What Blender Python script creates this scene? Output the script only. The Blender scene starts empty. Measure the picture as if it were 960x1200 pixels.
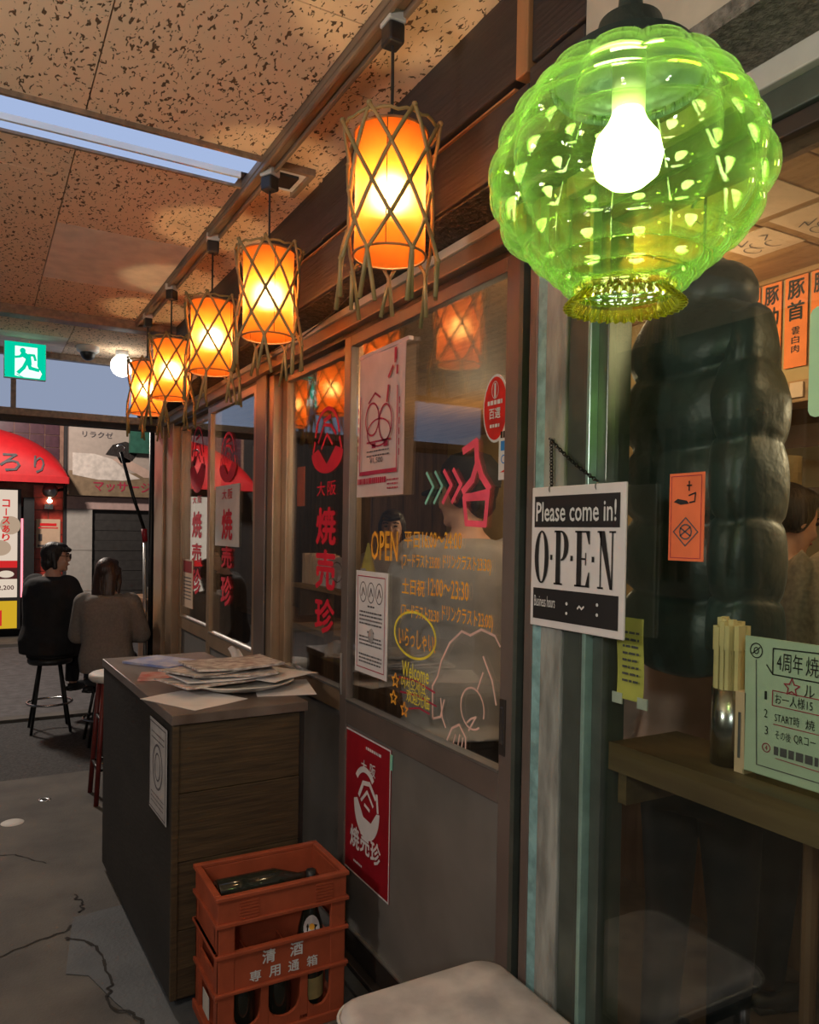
import bpy, math, random
from mathutils import Vector, Matrix
random.seed(7)
PI = math.pi
sc = bpy.context.scene
COL = sc.collection

# ------------------------------------------------------------------ camera
F_PX, PPX, PPY = 905.0, 480.0, 640.0
yaw, roll, pitch = math.atan2(508, F_PX), 0.0165, -15 / F_PX
fw0 = Vector((math.sin(yaw), math.cos(yaw), 0)); rt0 = Vector((math.cos(yaw), -math.sin(yaw), 0)); zz = Vector((0, 0, 1))
fwd = fw0 * math.cos(pitch) + zz * math.sin(pitch); up0 = zz * math.cos(pitch) - fw0 * math.sin(pitch)
rgt = rt0 * math.cos(roll) + up0 * math.sin(roll); upv = up0 * math.cos(roll) - rt0 * math.sin(roll)
cam_d = bpy.data.cameras.new('camera'); cam = bpy.data.objects.new('camera', cam_d); COL.objects.link(cam)
cam.matrix_world = Matrix(((rgt.x, upv.x, -fwd.x, -1.22), (rgt.y, upv.y, -fwd.y, 0.0), (rgt.z, upv.z, -fwd.z, 1.6), (0, 0, 0, 1)))
cam_d.sensor_fit = 'HORIZONTAL'; cam_d.sensor_width = 36.0; cam_d.lens = 36.0 * F_PX / 960.0
cam_d.shift_y = 40.0 / 960.0; cam_d.clip_start = 0.03
sc.camera = cam

# ------------------------------------------------------------------ world, lights, exposure
w = bpy.data.worlds.new('night'); sc.world = w; w.use_nodes = True
w.node_tree.nodes['Background'].inputs[0].default_value = (0.36, 0.38, 0.46, 1)
w.node_tree.nodes['Background'].inputs[1].default_value = 0.06
sc.view_settings.view_transform = 'Standard'; sc.view_settings.look = 'None'
sc.view_settings.gamma = 1.0; sc.view_settings.use_curve_mapping = False
sc.view_settings.exposure = 0.45
sc.cycles.transparent_max_bounces = 32
sc.cycles.max_bounces = 10
sc.cycles.use_denoising = True
sc.cycles.sample_clamp_indirect = 6.0

def area(name, loc, rot, sx, sy, power, col):
    d = bpy.data.lights.new(name, 'AREA'); d.shape = 'RECTANGLE'; d.size = sx; d.size_y = sy; d.energy = power; d.color = col
    o = bpy.data.objects.new(name, d); o.location = loc; o.rotation_euler = rot; COL.objects.link(o); return o
def lamp(name, loc, power, col, r=0.1):
    d = bpy.data.lights.new(name, 'POINT'); d.energy = power; d.color = col; d.shadow_soft_size = r
    o = bpy.data.objects.new(name, d); o.location = loc; COL.objects.link(o); return o
# unseen fill lights added to brighten the passage and the alley
lamp('passage_fill_light', (-1.8, -1.0, 2.15), 42, (1.0, 0.95, 0.90), 0.12)
lamp('passage_fill_light', (-2.4, 1.3, 2.1), 38, (1.0, 0.90, 0.80), 0.12)
lamp('alley_fill_light', (-1.6, 9.4, 4.0), 420, (1.0, 0.86, 0.74), 0.2)
# kitchen and dining lights of the restaurant, bare points without lamp bodies
lamp('kitchen_light', (2.1, 0.7, 2.2), 40, (1.0, 0.76, 0.48), 0.1)
lamp('dining_light', (0.75, 0.40, 2.28), 6, (1.0, 0.72, 0.40), 0.08)
lamp('dining_light', (0.52, 1.74, 2.27), 9, (1.0, 0.74, 0.44), 0.08)  # added to brighten the man behind the door glass
lamp('dining_light', (1.7, 4.3, 2.0), 9, (1.0, 0.74, 0.44), 0.08)

# ------------------------------------------------------------------ materials
MATS = {}
def nodes_of(name):
    m = bpy.data.materials.new(name); m.use_nodes = True
    nt = m.node_tree
    for n in list(nt.nodes): nt.nodes.remove(n)
    out = nt.nodes.new('ShaderNodeOutputMaterial')
    MATS[name] = m
    return m, nt, out
def pm(name, c, rough=0.6, metal=0.0, var=0.15, scale=14.0, bump=0.0, bscale=60.0, stretch=(1, 1, 1), c2=None, spec=0.5, coat=0.0, lo=0.35, hi=0.65, detail=4.0, sheen=0.0):
    m, nt, out = nodes_of(name); L = nt.links.new
    b = nt.nodes.new('ShaderNodeBsdfPrincipled'); L(b.outputs[0], out.inputs[0])
    b.inputs['Roughness'].default_value = rough; b.inputs['Metallic'].default_value = metal
    b.inputs['Specular IOR Level'].default_value = spec; b.inputs['Coat Weight'].default_value = coat
    b.inputs['Sheen Weight'].default_value = sheen
    tc = nt.nodes.new('ShaderNodeTexCoord'); mp = nt.nodes.new('ShaderNodeMapping'); mp.inputs['Scale'].default_value = stretch
    L(tc.outputs['Object'], mp.inputs[0])
    nz = nt.nodes.new('ShaderNodeTexNoise'); nz.inputs['Scale'].default_value = scale; nz.inputs['Detail'].default_value = detail
    L(mp.outputs[0], nz.inputs[0])
    rp = nt.nodes.new('ShaderNodeValToRGB')
    a = c2 if c2 else tuple(v * (1 - var) for v in c); z = c if c2 else tuple(min(1, v * (1 + var)) for v in c)
    rp.color_ramp.elements[0].position = lo; rp.color_ramp.elements[1].position = hi
    rp.color_ramp.elements[0].color = (*a, 1); rp.color_ramp.elements[1].color = (*z, 1)
    L(nz.outputs[0], rp.inputs[0]); L(rp.outputs[0], b.inputs['Base Color'])
    if bump:
        n2 = nt.nodes.new('ShaderNodeTexNoise'); n2.inputs['Scale'].default_value = bscale; n2.inputs['Detail'].default_value = 3
        L(mp.outputs[0], n2.inputs[0])
        bp = nt.nodes.new('ShaderNodeBump'); bp.inputs['Strength'].default_value = bump; bp.inputs['Distance'].default_value = 0.01
        L(n2.outputs[0], bp.inputs['Height']); L(bp.outputs[0], b.inputs['Normal'])
    return m
def em(name, c, s):
    m, nt, out = nodes_of(name)
    e = nt.nodes.new('ShaderNodeEmission'); e.inputs[0].default_value = (*c, 1); e.inputs[1].default_value = s
    nt.links.new(e.outputs[0], out.inputs[0]); return m
def thin_fresnel(nt, ior):
    fr = nt.nodes.new('ShaderNodeFresnel'); ge = nt.nodes.new('ShaderNodeNewGeometry'); mr = nt.nodes.new('ShaderNodeMapRange')
    mr.inputs['To Min'].default_value = ior; mr.inputs['To Max'].default_value = 1.0 / ior
    nt.links.new(ge.outputs['Backfacing'], mr.inputs['Value']); nt.links.new(mr.outputs[0], fr.inputs[0]); return fr
def glass(name, tint, rough=0.0, boost=1.0, haze=0.0, hazec=(0.5, 0.5, 0.5), ior=1.5):
    m, nt, out = nodes_of(name); L = nt.links.new
    t = nt.nodes.new('ShaderNodeBsdfTransparent'); t.inputs[0].default_value = (*tint, 1)
    g = nt.nodes.new('ShaderNodeBsdfGlossy'); g.inputs['Roughness'].default_value = rough
    fr = thin_fresnel(nt, ior)
    mu = nt.nodes.new('ShaderNodeMath'); mu.operation = 'MULTIPLY'; mu.use_clamp = True; mu.inputs[1].default_value = boost
    L(fr.outputs[0], mu.inputs[0])
    mx = nt.nodes.new('ShaderNodeMixShader'); L(mu.outputs[0], mx.inputs[0]); L(t.outputs[0], mx.inputs[1]); L(g.outputs[0], mx.inputs[2])
    last = mx
    if haze:
        d = nt.nodes.new('ShaderNodeBsdfDiffuse'); d.inputs[0].default_value = (*hazec, 1)
        t2 = nt.nodes.new('ShaderNodeBsdfTranslucent'); t2.inputs[0].default_value = (*hazec, 1)
        dm = nt.nodes.new('ShaderNodeMixShader'); L(d.outputs[0], dm.inputs[1]); L(t2.outputs[0], dm.inputs[2])
        m2 = nt.nodes.new('ShaderNodeMixShader'); m2.inputs[0].default_value = haze
        L(mx.outputs[0], m2.inputs[1]); L(dm.outputs[0], m2.inputs[2]); last = m2
    L(last.outputs[0], out.inputs[0]); return m
def paper_lamp(name, c):
    m, nt, out = nodes_of(name); L = nt.links.new
    tc = nt.nodes.new('ShaderNodeTexCoord'); nz = nt.nodes.new('ShaderNodeTexNoise'); nz.inputs['Scale'].default_value = 35; nz.inputs['Detail'].default_value = 6
    L(tc.outputs['Object'], nz.inputs[0])
    rp = nt.nodes.new('ShaderNodeValToRGB'); rp.color_ramp.elements[0].position = 0.3; rp.color_ramp.elements[1].position = 0.7
    rp.color_ramp.elements[0].color = (*[v * 0.86 for v in c], 1); rp.color_ramp.elements[1].color = (*c, 1)
    L(nz.outputs[0], rp.inputs[0])
    t = nt.nodes.new('ShaderNodeBsdfTranslucent'); d = nt.nodes.new('ShaderNodeBsdfDiffuse')
    L(rp.outputs[0], t.inputs[0]); L(rp.outputs[0], d.inputs[0])
    mx = nt.nodes.new('ShaderNodeMixShader'); mx.inputs[0].default_value = 0.35
    L(t.outputs[0], mx.inputs[1]); L(d.outputs[0], mx.inputs[2])
    rf = nt.nodes.new('ShaderNodeBsdfRefraction'); rf.inputs[0].default_value = (1.0, 0.66, 0.30, 1); rf.inputs['IOR'].default_value = 1.45; rf.inputs['Roughness'].default_value = 0.8
    m2 = nt.nodes.new('ShaderNodeMixShader'); m2.inputs[0].default_value = 0.26; L(mx.outputs[0], m2.inputs[1]); L(rf.outputs[0], m2.inputs[2])
    L(m2.outputs[0], out.inputs[0]); return m
def ceiling_mat(name, base, pit):
    m, nt, out = nodes_of(name); L = nt.links.new
    b = nt.nodes.new('ShaderNodeBsdfPrincipled'); b.inputs['Roughness'].default_value = 0.9; L(b.outputs[0], out.inputs[0])
    tc = nt.nodes.new('ShaderNodeTexCoord')
    mp = nt.nodes.new('ShaderNodeMapping'); mp.inputs['Scale'].default_value = (1.0, 0.48, 1); mp.inputs['Rotation'].default_value = (0, 0, 0.45); L(tc.outputs['Object'], mp.inputs[0])
    nz = nt.nodes.new('ShaderNodeTexNoise'); nz.inputs['Scale'].default_value = 92; nz.inputs['Detail'].default_value = 0.8; nz.inputs['Distortion'].default_value = 0.9; L(mp.outputs[0], nz.inputs[0])
    rp = nt.nodes.new('ShaderNodeValToRGB'); rp.color_ramp.elements[0].position = 0.625; rp.color_ramp.elements[1].position = 0.65
    rp.color_ramp.elements[0].color = (*base, 1); rp.color_ramp.elements[1].color = (*pit, 1)
    L(nz.outputs[0], rp.inputs[0]); L(rp.outputs[0], b.inputs['Base Color'])
    bp = nt.nodes.new('ShaderNodeBump'); bp.invert = True; bp.inputs['Strength'].default_value = 0.6; bp.inputs['Distance'].default_value = 0.006
    L(rp.outputs[0], bp.inputs['Height']); L(bp.outputs[0], b.inputs['Normal']); bp.invert = False
    return m

ceiling_mat('acoustic_tile', (0.88, 0.64, 0.42), (0.14, 0.08, 0.04))
pm('plain_tile', (0.84, 0.72, 0.60), 0.9, var=0.08)
pm('concrete', (0.125, 0.110, 0.094), 0.8, c2=(0.066, 0.059, 0.052), scale=3.0, bump=0.25, bscale=90, detail=8)
pm('new_concrete', (0.085, 0.092, 0.098), 0.7, c2=(0.055, 0.06, 0.065), scale=5.0, bump=0.2, bscale=80, detail=7)
pm('asphalt', (0.052, 0.050, 0.050), 0.85, var=0.35, scale=50, bump=0.5, bscale=220)
pm('road', (0.085, 0.08, 0.082), 0.75, var=0.25, scale=12, bump=0.3, bscale=150)
pm('crack', (0.02, 0.017, 0.014), 0.95)
pm('bronze', (0.19, 0.148, 0.130), 0.42, 0.35, var=0.1, scale=5)
pm('bronze_warm', (0.42, 0.29, 0.19), 0.36, 0.55, var=0.1, scale=5)
pm('bronze_dark', (0.055, 0.045, 0.040), 0.4, 0.4, var=0.12, scale=6)
pm('kick_panel', (0.17, 0.158, 0.145), 0.5, 0.05, var=0.12, scale=4)
pm('aluminium', (0.62, 0.60, 0.57), 0.32, 0.9, var=0.06)
pm('steel', (0.55, 0.55, 0.56), 0.22, 1.0, var=0.06)
pm('green_frame', (0.13, 0.155, 0.135), 0.32, 0.55, var=0.1)
pm('shelf_wood', (0.15, 0.095, 0.042), 0.5, c2=(0.10, 0.06, 0.028), scale=8, stretch=(4, 0.4, 4))
pm('green_edge', (0.36, 0.56, 0.49), 0.3, 0.5)
pm('teal_edge', (0.22, 0.40, 0.41), 0.6, var=0.25, scale=30, bump=0.3)
pm('cement', (0.36, 0.37, 0.34), 0.85, c2=(0.17, 0.175, 0.16), scale=22, stretch=(1, 1, 0.25), bump=0.6, bscale=45, detail=8)
pm('stucco', (0.19, 0.175, 0.15), 0.95, var=0.35, scale=60, bump=0.9, bscale=120)
pm('beige_wall', (0.50, 0.45, 0.36), 0.8, var=0.08)
pm('black_board', (0.045, 0.038, 0.037), 0.62, c2=(0.028, 0.023, 0.022), scale=6, stretch=(1, 0.2, 4), bump=0.35, bscale=30)
pm('grime', (0.045, 0.035, 0.028), 0.9, var=0.6, scale=40, bump=0.9, bscale=70)
pm('orange_wood', (0.36, 0.17, 0.07), 0.6, var=0.25, scale=12, stretch=(1, 1, 0.2))
pm('rail_wood', (0.21, 0.145, 0.10), 0.5, var=0.25, scale=10, stretch=(4, 0.3, 4))
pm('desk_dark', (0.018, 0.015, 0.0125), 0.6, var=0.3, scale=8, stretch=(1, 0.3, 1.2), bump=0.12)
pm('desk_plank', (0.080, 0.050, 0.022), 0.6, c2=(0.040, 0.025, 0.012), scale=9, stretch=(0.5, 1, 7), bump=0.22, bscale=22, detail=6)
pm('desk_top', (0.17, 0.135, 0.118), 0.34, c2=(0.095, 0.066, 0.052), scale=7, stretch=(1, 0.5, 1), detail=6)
pm('crate', (0.36, 0.072, 0.030), 0.5, var=0.12, scale=12, bump=0.06, bscale=40)
pm('white_print', (0.66, 0.66, 0.66), 0.6, var=0.04)
pm('ivory', (0.58, 0.55, 0.50), 0.6, var=0.06)
pm('paper_white', (0.72, 0.69, 0.69), 0.75, var=0.06, scale=9)
pm('paper_grey', (0.42, 0.40, 0.39), 0.8, var=0.1)
pm('newsprint', (0.64, 0.60, 0.57), 0.8, c2=(0.34, 0.29, 0.28), scale=24, stretch=(1, 2.0, 1), lo=0.42, hi=0.58)
pm('magazine_yellow', (0.62, 0.50, 0.10), 0.5, c2=(0.42, 0.40, 0.30), scale=14)
pm('magazine_blue', (0.16, 0.22, 0.52), 0.5, c2=(0.46, 0.46, 0.56), scale=14)
pm('magazine_red', (0.50, 0.10, 0.07), 0.5, c2=(0.58, 0.42, 0.36), scale=14)
pm('plate', (0.66, 0.63, 0.58), 0.3, var=0.05)
pm('vinyl_seat', (0.64, 0.60, 0.58), 0.42, c2=(0.40, 0.375, 0.375), scale=9, bump=0.05, bscale=160, detail=8)
pm('black_metal', (0.02, 0.02, 0.02), 0.4, 0.5)
pm('black_plastic', (0.018, 0.018, 0.019), 0.45)
pm('white_plastic', (0.60, 0.59, 0.56), 0.45, var=0.05)
pm('cane', (0.34, 0.22, 0.085), 0.5, c2=(0.20, 0.165, 0.065), scale=18)
pm('dark_red', (0.13, 0.015, 0.012), 0.5)
pm('poster_red', (0.32, 0.010, 0.020), 0.45, var=0.08)
pm('poster_white', (0.70, 0.66, 0.66), 0.6, var=0.04)
pm('banner_pink', (0.62, 0.47, 0.44), 0.7, var=0.06)
pm('ink_black', (0.012, 0.011, 0.012), 0.6)
pm('ink_grey', (0.10, 0.09, 0.10), 0.7)
pm('ink_crimson', (0.40, 0.02, 0.06), 0.6)
pm('paint_orange', (1.0, 0.42, 0.04), 0.6)
pm('paint_yellow', (0.85, 0.72, 0.06), 0.6)
pm('paint_pink', (0.92, 0.10, 0.16), 0.6)
pm('paint_pale_pink', (0.72, 0.47, 0.40), 0.7)
pm('paint_mint', (0.26, 0.60, 0.46), 0.6)
pm('decal_red', (0.70, 0.012, 0.04), 0.6, var=0.06)
pm('sticker_red', (0.62, 0.02, 0.012), 0.4)
pm('sticker_blue', (0.03, 0.20, 0.55), 0.4)
pm('orange_paper', (0.82, 0.17, 0.06), 0.7, var=0.08)
pm('menu_orange', (0.90, 0.22, 0.05), 0.7, var=0.08)
pm('yellow_paper', (0.60, 0.52, 0.12), 0.7, var=0.15)
pm('mint_card', (0.42, 0.66, 0.42), 0.6, var=0.03)
pm('pale_green_board', (0.50, 0.60, 0.47), 0.45, var=0.04)
pm('room_wood', (0.42, 0.22, 0.085), 0.6, c2=(0.25, 0.125, 0.045), scale=8, stretch=(4, 0.4, 4), detail=6)
pm('room_plank', (0.20, 0.105, 0.055), 0.6, c2=(0.10, 0.05, 0.026), scale=7, stretch=(3, 3, 0.3), detail=6)
pm('room_plaster', (0.50, 0.34, 0.16), 0.8, var=0.12, scale=6)
pm('room_floor', (0.07, 0.05, 0.04), 0.6, var=0.25)
pm('paper_cream', (0.70, 0.48, 0.33), 0.7, var=0.05)
pm('chopstick', (0.72, 0.58, 0.30), 0.6, var=0.08)
pm('puffer', (0.017, 0.034, 0.034), 0.42, var=0.25, bump=0.5, bscale=16, stretch=(1, 1, 1), spec=0.5, sheen=0.15)
pm('coat_brown', (0.30, 0.21, 0.14), 0.9, c2=(0.20, 0.14, 0.095), scale=90, bump=0.35, bscale=30)
pm('shirt_grey', (0.36, 0.34, 0.335), 0.85, var=0.08, bump=0.3, bscale=12)
pm('shirt_rose', (0.50, 0.36, 0.33), 0.85, var=0.08, bump=0.3, bscale=12)
pm('jeans', (0.014, 0.016, 0.022), 0.9, var=0.2)
pm('black_cloth', (0.014, 0.013, 0.014), 0.9, var=0.2, bump=0.3, bscale=14)
pm('cardigan', (0.20, 0.175, 0.155), 0.95, var=0.1, bump=0.35, bscale=30, scale=60)
pm('white_cloth', (0.55, 0.50, 0.48), 0.9)
pm('skin', (0.60, 0.34, 0.24), 0.55, var=0.05)
pm('lips', (0.45, 0.14, 0.12), 0.5)
pm('eye', (0.02, 0.015, 0.012), 0.2)
pm('hair', (0.018, 0.011, 0.009), 0.45, var=0.4, scale=20, stretch=(6, 6, 0.5), bump=0.5, bscale=18)
pm('hair_brown', (0.045, 0.022, 0.016), 0.4, var=0.4, scale=20, stretch=(6, 6, 0.5), bump=0.5, bscale=18)
pm('bottle_dark', (0.02, 0.022, 0.016), 0.08, var=0.1, spec=0.8)
pm('label_gold', (0.42, 0.33, 0.14), 0.5)
pm('tile_purple', (0.085, 0.035, 0.05), 0.3, var=0.2)
pm('tile_red', (0.42, 0.045, 0.03), 0.3, var=0.2)
pm('grout', (0.28, 0.16, 0.12), 0.9)
pm('awning_red', (0.60, 0.012, 0.018), 0.55, var=0.06)
pm('sign_skin', (0.60, 0.42, 0.34), 0.6, var=0.06)
pm('sign_ground', (0.46, 0.38, 0.33), 0.6, var=0.06)
pm('sign_brown', (0.25, 0.17, 0.10), 0.6)
pm('sign_white', (0.70, 0.62, 0.56), 0.6)
pm('green_board', (0.03, 0.13, 0.09), 0.5)
pm('pink_stone', (0.48, 0.33, 0.30), 0.7, var=0.08)
pm('white_tile', (0.46, 0.42, 0.38), 0.5, var=0.06)
pm('shutter', (0.05, 0.045, 0.042), 0.6, 0.3)
pm('dark_wall', (0.03, 0.028, 0.03), 0.8)
pm('left_wall', (0.07, 0.055, 0.045), 0.8, var=0.15)
pm('left_slat', (0.16, 0.12, 0.09), 0.7, var=0.15)
pm('fixture_white', (0.74, 0.77, 0.80), 0.35, var=0.1, scale=10, stretch=(0.4, 3, 1))
pm('socket_dark', (0.035, 0.06, 0.055), 0.45, 0.5, bump=0.3)
pm('tape', (0.55, 0.55, 0.52), 0.4)
glass('pane', (0.96, 0.98, 0.97), boost=1.9, haze=0.005, hazec=(0.5, 0.45, 0.4))
glass('pane_green', (0.93, 0.98, 0.94), boost=1.4, haze=0.003, hazec=(0.35, 0.5, 0.4))
def lamp_glass(name, tint, haze, hazec):
    m, nt, out = nodes_of(name); L = nt.links.new
    t = nt.nodes.new('ShaderNodeBsdfTransparent')
    lf = nt.nodes.new('ShaderNodeLayerWeight'); lf.inputs[0].default_value = 0.5
    tm = nt.nodes.new('ShaderNodeMix'); tm.data_type = 'RGBA'; L(lf.outputs['Facing'], tm.inputs[0])     # longer way through the wall at a slant
    tm.inputs[6].default_value = (*tint, 1); tm.inputs[7].default_value = (*[v ** 3.0 for v in tint], 1); L(tm.outputs[2], t.inputs[0])
    m1 = t
    g = nt.nodes.new('ShaderNodeBsdfGlossy'); g.inputs['Roughness'].default_value = 0.02
    fr = thin_fresnel(nt, 1.5)
    m2 = nt.nodes.new('ShaderNodeMixShader'); L(fr.outputs[0], m2.inputs[0]); L(m1.outputs[0], m2.inputs[1]); L(g.outputs[0], m2.inputs[2])
    d = nt.nodes.new('ShaderNodeBsdfTranslucent'); d.inputs[0].default_value = (*hazec, 1)
    lw = nt.nodes.new('ShaderNodeLayerWeight'); lw.inputs[0].default_value = 0.5        # the wall is thicker where it is seen edge-on
    pw_ = nt.nodes.new('ShaderNodeMath'); pw_.operation = 'POWER'; pw_.inputs[1].default_value = 1.6; L(lw.outputs['Facing'], pw_.inputs[0])
    mr = nt.nodes.new('ShaderNodeMapRange'); mr.inputs['To Min'].default_value = haze; mr.inputs['To Max'].default_value = haze + 0.20; L(pw_.outputs[0], mr.inputs['Value'])
    m3 = nt.nodes.new('ShaderNodeMixShader'); L(mr.outputs[0], m3.inputs[0]); L(m2.outputs[0], m3.inputs[1]); L(d.outputs[0], m3.inputs[2])
    L(m3.outputs[0], out.inputs[0]); return m
lamp_glass('lamp_green', (0.88, 0.965, 0.62), 0.035, (0.42, 0.68, 0.18))
lamp_glass('lamp_rim', (0.86, 0.86, 0.40), 0.22, (0.65, 0.60, 0.05))
glass('clear_plastic', (0.9, 0.95, 0.9), boost=1.5)
paper_lamp('lantern_paper', (0.95, 0.215, 0.024))
em('lantern_bulb', (1.0, 0.72, 0.36), 105)
em('green_lamp_bulb', (0.86, 1.0, 0.90), 26)
em('globe_glow', (1.0, 0.94, 0.82), 5.0)
em('trough_glow', (0.50, 0.64, 0.98), 0.55)
em('exit_green', (0.0, 0.50, 0.30), 0.9)
em('exit_white', (0.75, 1.0, 0.88), 0.9)
em('transom_glow', (0.42, 0.50, 0.70), 0.46)
em('menu_light', (0.95, 0.78, 0.62), 0.55)
em('menu_red', (0.80, 0.03, 0.03), 0.55)
em('menu_yellow', (0.90, 0.55, 0.03), 0.5)
em('menu_dish', (0.72, 0.52, 0.36), 0.45)
em('menu_dark', (0.12, 0.03, 0.03), 0.4)
em('led_strip', (1.0, 0.25, 0.30), 1.4)
em('warm_spot', (1.0, 0.80, 0.5), 9.0)
em('room_lamp', (1.0, 0.78, 0.45), 3.0)

# ------------------------------------------------------------------ mesh helpers
class MB:
    def __init__(s): s.V = []; s.F = []
    def add(s, vs, fs):
        n = len(s.V); s.V += [tuple(v) for v in vs]; s.F += [tuple(i + n for i in f) for f in fs]; return s
    def box(s, x0, x1, y0, y1, z0, z1):
        return s.add([(x0, y0, z0), (x1, y0, z0), (x1, y1, z0), (x0, y1, z0), (x0, y0, z1), (x1, y0, z1), (x1, y1, z1), (x0, y1, z1)],
                     [(0, 3, 2, 1), (4, 5, 6, 7), (0, 1, 5, 4), (1, 2, 6, 5), (2, 3, 7, 6), (3, 0, 4, 7)])
    def tube(s, pts, r, n=8, cap=True):
        P = [Vector(p) for p in pts]; R = r if isinstance(r, (list, tuple)) else [r] * len(P)
        t0 = (P[1] - P[0]).normalized()
        a = t0.orthogonal().normalized(); vs = []; fs = []
        for i, p in enumerate(P):
            t = (P[min(i + 1, len(P) - 1)] - P[max(i - 1, 0)]).normalized()
            a = (a - t * a.dot(t)).normalized(); b = t.cross(a)
            for k in range(n):
                th = 2 * PI * k / n; vs.append(p + (a * math.cos(th) + b * math.sin(th)) * R[i])
        for i in range(len(P) - 1):
            for k in range(n):
                k2 = (k + 1) % n; fs.append((i * n + k, i * n + k2, (i + 1) * n + k2, (i + 1) * n + k))
        if cap: fs.append(tuple(range(n - 1, -1, -1))); fs.append(tuple((len(P) - 1) * n + k for k in range(n)))
        return s.add(vs, fs)
    def lathe(s, prof, n=24, c=(0, 0, 0), cap=False):
        vs = []; fs = []
        for r, z in prof:
            for k in range(n):
                th = 2 * PI * k / n; vs.append((c[0] + r * math.cos(th), c[1] + r * math.sin(th), c[2] + z))
        for i in range(len(prof) - 1):
            for k in range(n):
                k2 = (k + 1) % n; fs.append((i * n + k, i * n + k2, (i + 1) * n + k2, (i + 1) * n + k))
        if cap: fs.append(tuple(range(n - 1, -1, -1))); fs.append(tuple((len(prof) - 1) * n + k for k in range(n)))
        return s.add(vs, fs)
    def ell(s, c, rx, ry, rz, n=14, m=9, M=None):
        vs = [];  fs = []
        for i in range(1, m):
            ph = PI * i / m
            for k in range(n):
                th = 2 * PI * k / n; vs.append(Vector((rx * math.sin(ph) * math.cos(th), ry * math.sin(ph) * math.sin(th), rz * math.cos(ph))))
        vs += [Vector((0, 0, rz)), Vector((0, 0, -rz))]; T = len(vs) - 2; B = T + 1
        for i in range(m - 2):
            for k in range(n):
                k2 = (k + 1) % n; fs.append((i * n + k, (i + 1) * n + k, (i + 1) * n + k2, i * n + k2))
        for k in range(n):
            fs.append((T, k, (k + 1) % n)); fs.append((B, (m - 2) * n + (k + 1) % n, (m - 2) * n + k))
        c = Vector(c)
        return s.add([(M @ v if M else v) + c for v in vs], fs)
    def loft(s, rings, cap=True):
        n = len(rings[0]); vs = [v for r in rings for v in r]; fs = []
        for i in range(len(rings) - 1):
            for k in range(n):
                k2 = (k + 1) % n; fs.append((i * n + k, i * n + k2, (i + 1) * n + k2, (i + 1) * n + k))
        if cap: fs.append(tuple(range(n - 1, -1, -1))); fs.append(tuple((len(rings) - 1) * n + k for k in range(n)))
        return s.add(vs, fs)
    def grid(s, f, nu, nv):
        vs = [f(i / nu, j / nv) for j in range(nv + 1) for i in range(nu + 1)]
        fs = [(j * (nu + 1) + i, j * (nu + 1) + i + 1, (j + 1) * (nu + 1) + i + 1, (j + 1) * (nu + 1) + i) for j in range(nv) for i in range(nu)]
        return s.add(vs, fs)
    def prism(s, poly, O, U, V, N, t):
        n = len(poly); O, U, V, N = map(Vector, (O, U, V, N))
        a = [O + U * x + V * y for x, y in poly]; b = [p + N * t for p in a]
        fs = [tuple(range(n - 1, -1, -1)), tuple(range(n, 2 * n))] + [(i, (i + 1) % n, n + (i + 1) % n, n + i) for i in range(n)]
        return s.add(a + b, fs)
    def flat(s, vs2, fs, pl):
        O, U, V = pl; return s.add([O + U * x + V * y for x, y in vs2], fs)
    def stroke(s, pts, wd, pl):
        O, U, V = pl; N = U.cross(V)
        for i, ((x0, y0), (x1, y1)) in enumerate(zip(pts[:-1], pts[1:])):
            pl = (O + N * (0.00015 * (i % 12)), U, V)
            d = math.hypot(x1 - x0, y1 - y0) or 1; nx, ny = -(y1 - y0) / d * wd / 2, (x1 - x0) / d * wd / 2
            ex, ey = (x1 - x0) / d * wd * .3, (y1 - y0) / d * wd * .3
            s.flat([(x0 - ex + nx, y0 - ey + ny), (x0 - ex - nx, y0 - ey - ny), (x1 + ex - nx, y1 + ey - ny), (x1 + ex + nx, y1 + ey + ny)], [(0, 1, 2, 3)], pl)
        return s
    def disc(s, cx, cy, rx, ry, pl, n=28):
        return s.flat([(cx + rx * math.cos(2 * PI * k / n), cy + ry * math.sin(2 * PI * k / n)) for k in range(n)], [tuple(range(n))], pl)
    def ring(s, cx, cy, rx, ry, wx, wy, pl, n=28, a0=0, a1=2 * PI):
        vs = []
        for k in range(n + 1):
            th = a0 + (a1 - a0) * k / n; vs += [(cx + rx * math.cos(th), cy + ry * math.sin(th)), (cx + (rx - wx) * math.cos(th), cy + (ry - wy) * math.sin(th))]
        return s.flat(vs, [(2 * k, 2 * k + 2, 2 * k + 3, 2 * k + 1) for k in range(n)], pl)
    def rect(s, x0, y0, x1, y1, pl):
        return s.flat([(x0, y0), (x1, y0), (x1, y1), (x0, y1)], [(0, 1, 2, 3)], pl)
    def move(s, M):
        s.V = [tuple(M @ Vector(v)) for v in s.V]; return s

def plane(o, u, v): return (Vector(o), Vector(u).normalized(), Vector(v).normalized())
def xplane(x, y, z): return plane((x, y, z), (0, -1, 0), (0, 0, 1))      # upright, seen from the passage; y is its left edge
def yplane(x, y, z): return plane((x, y, z), (1, 0, 0), (0, 0, 1))       # upright, facing -y

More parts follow.
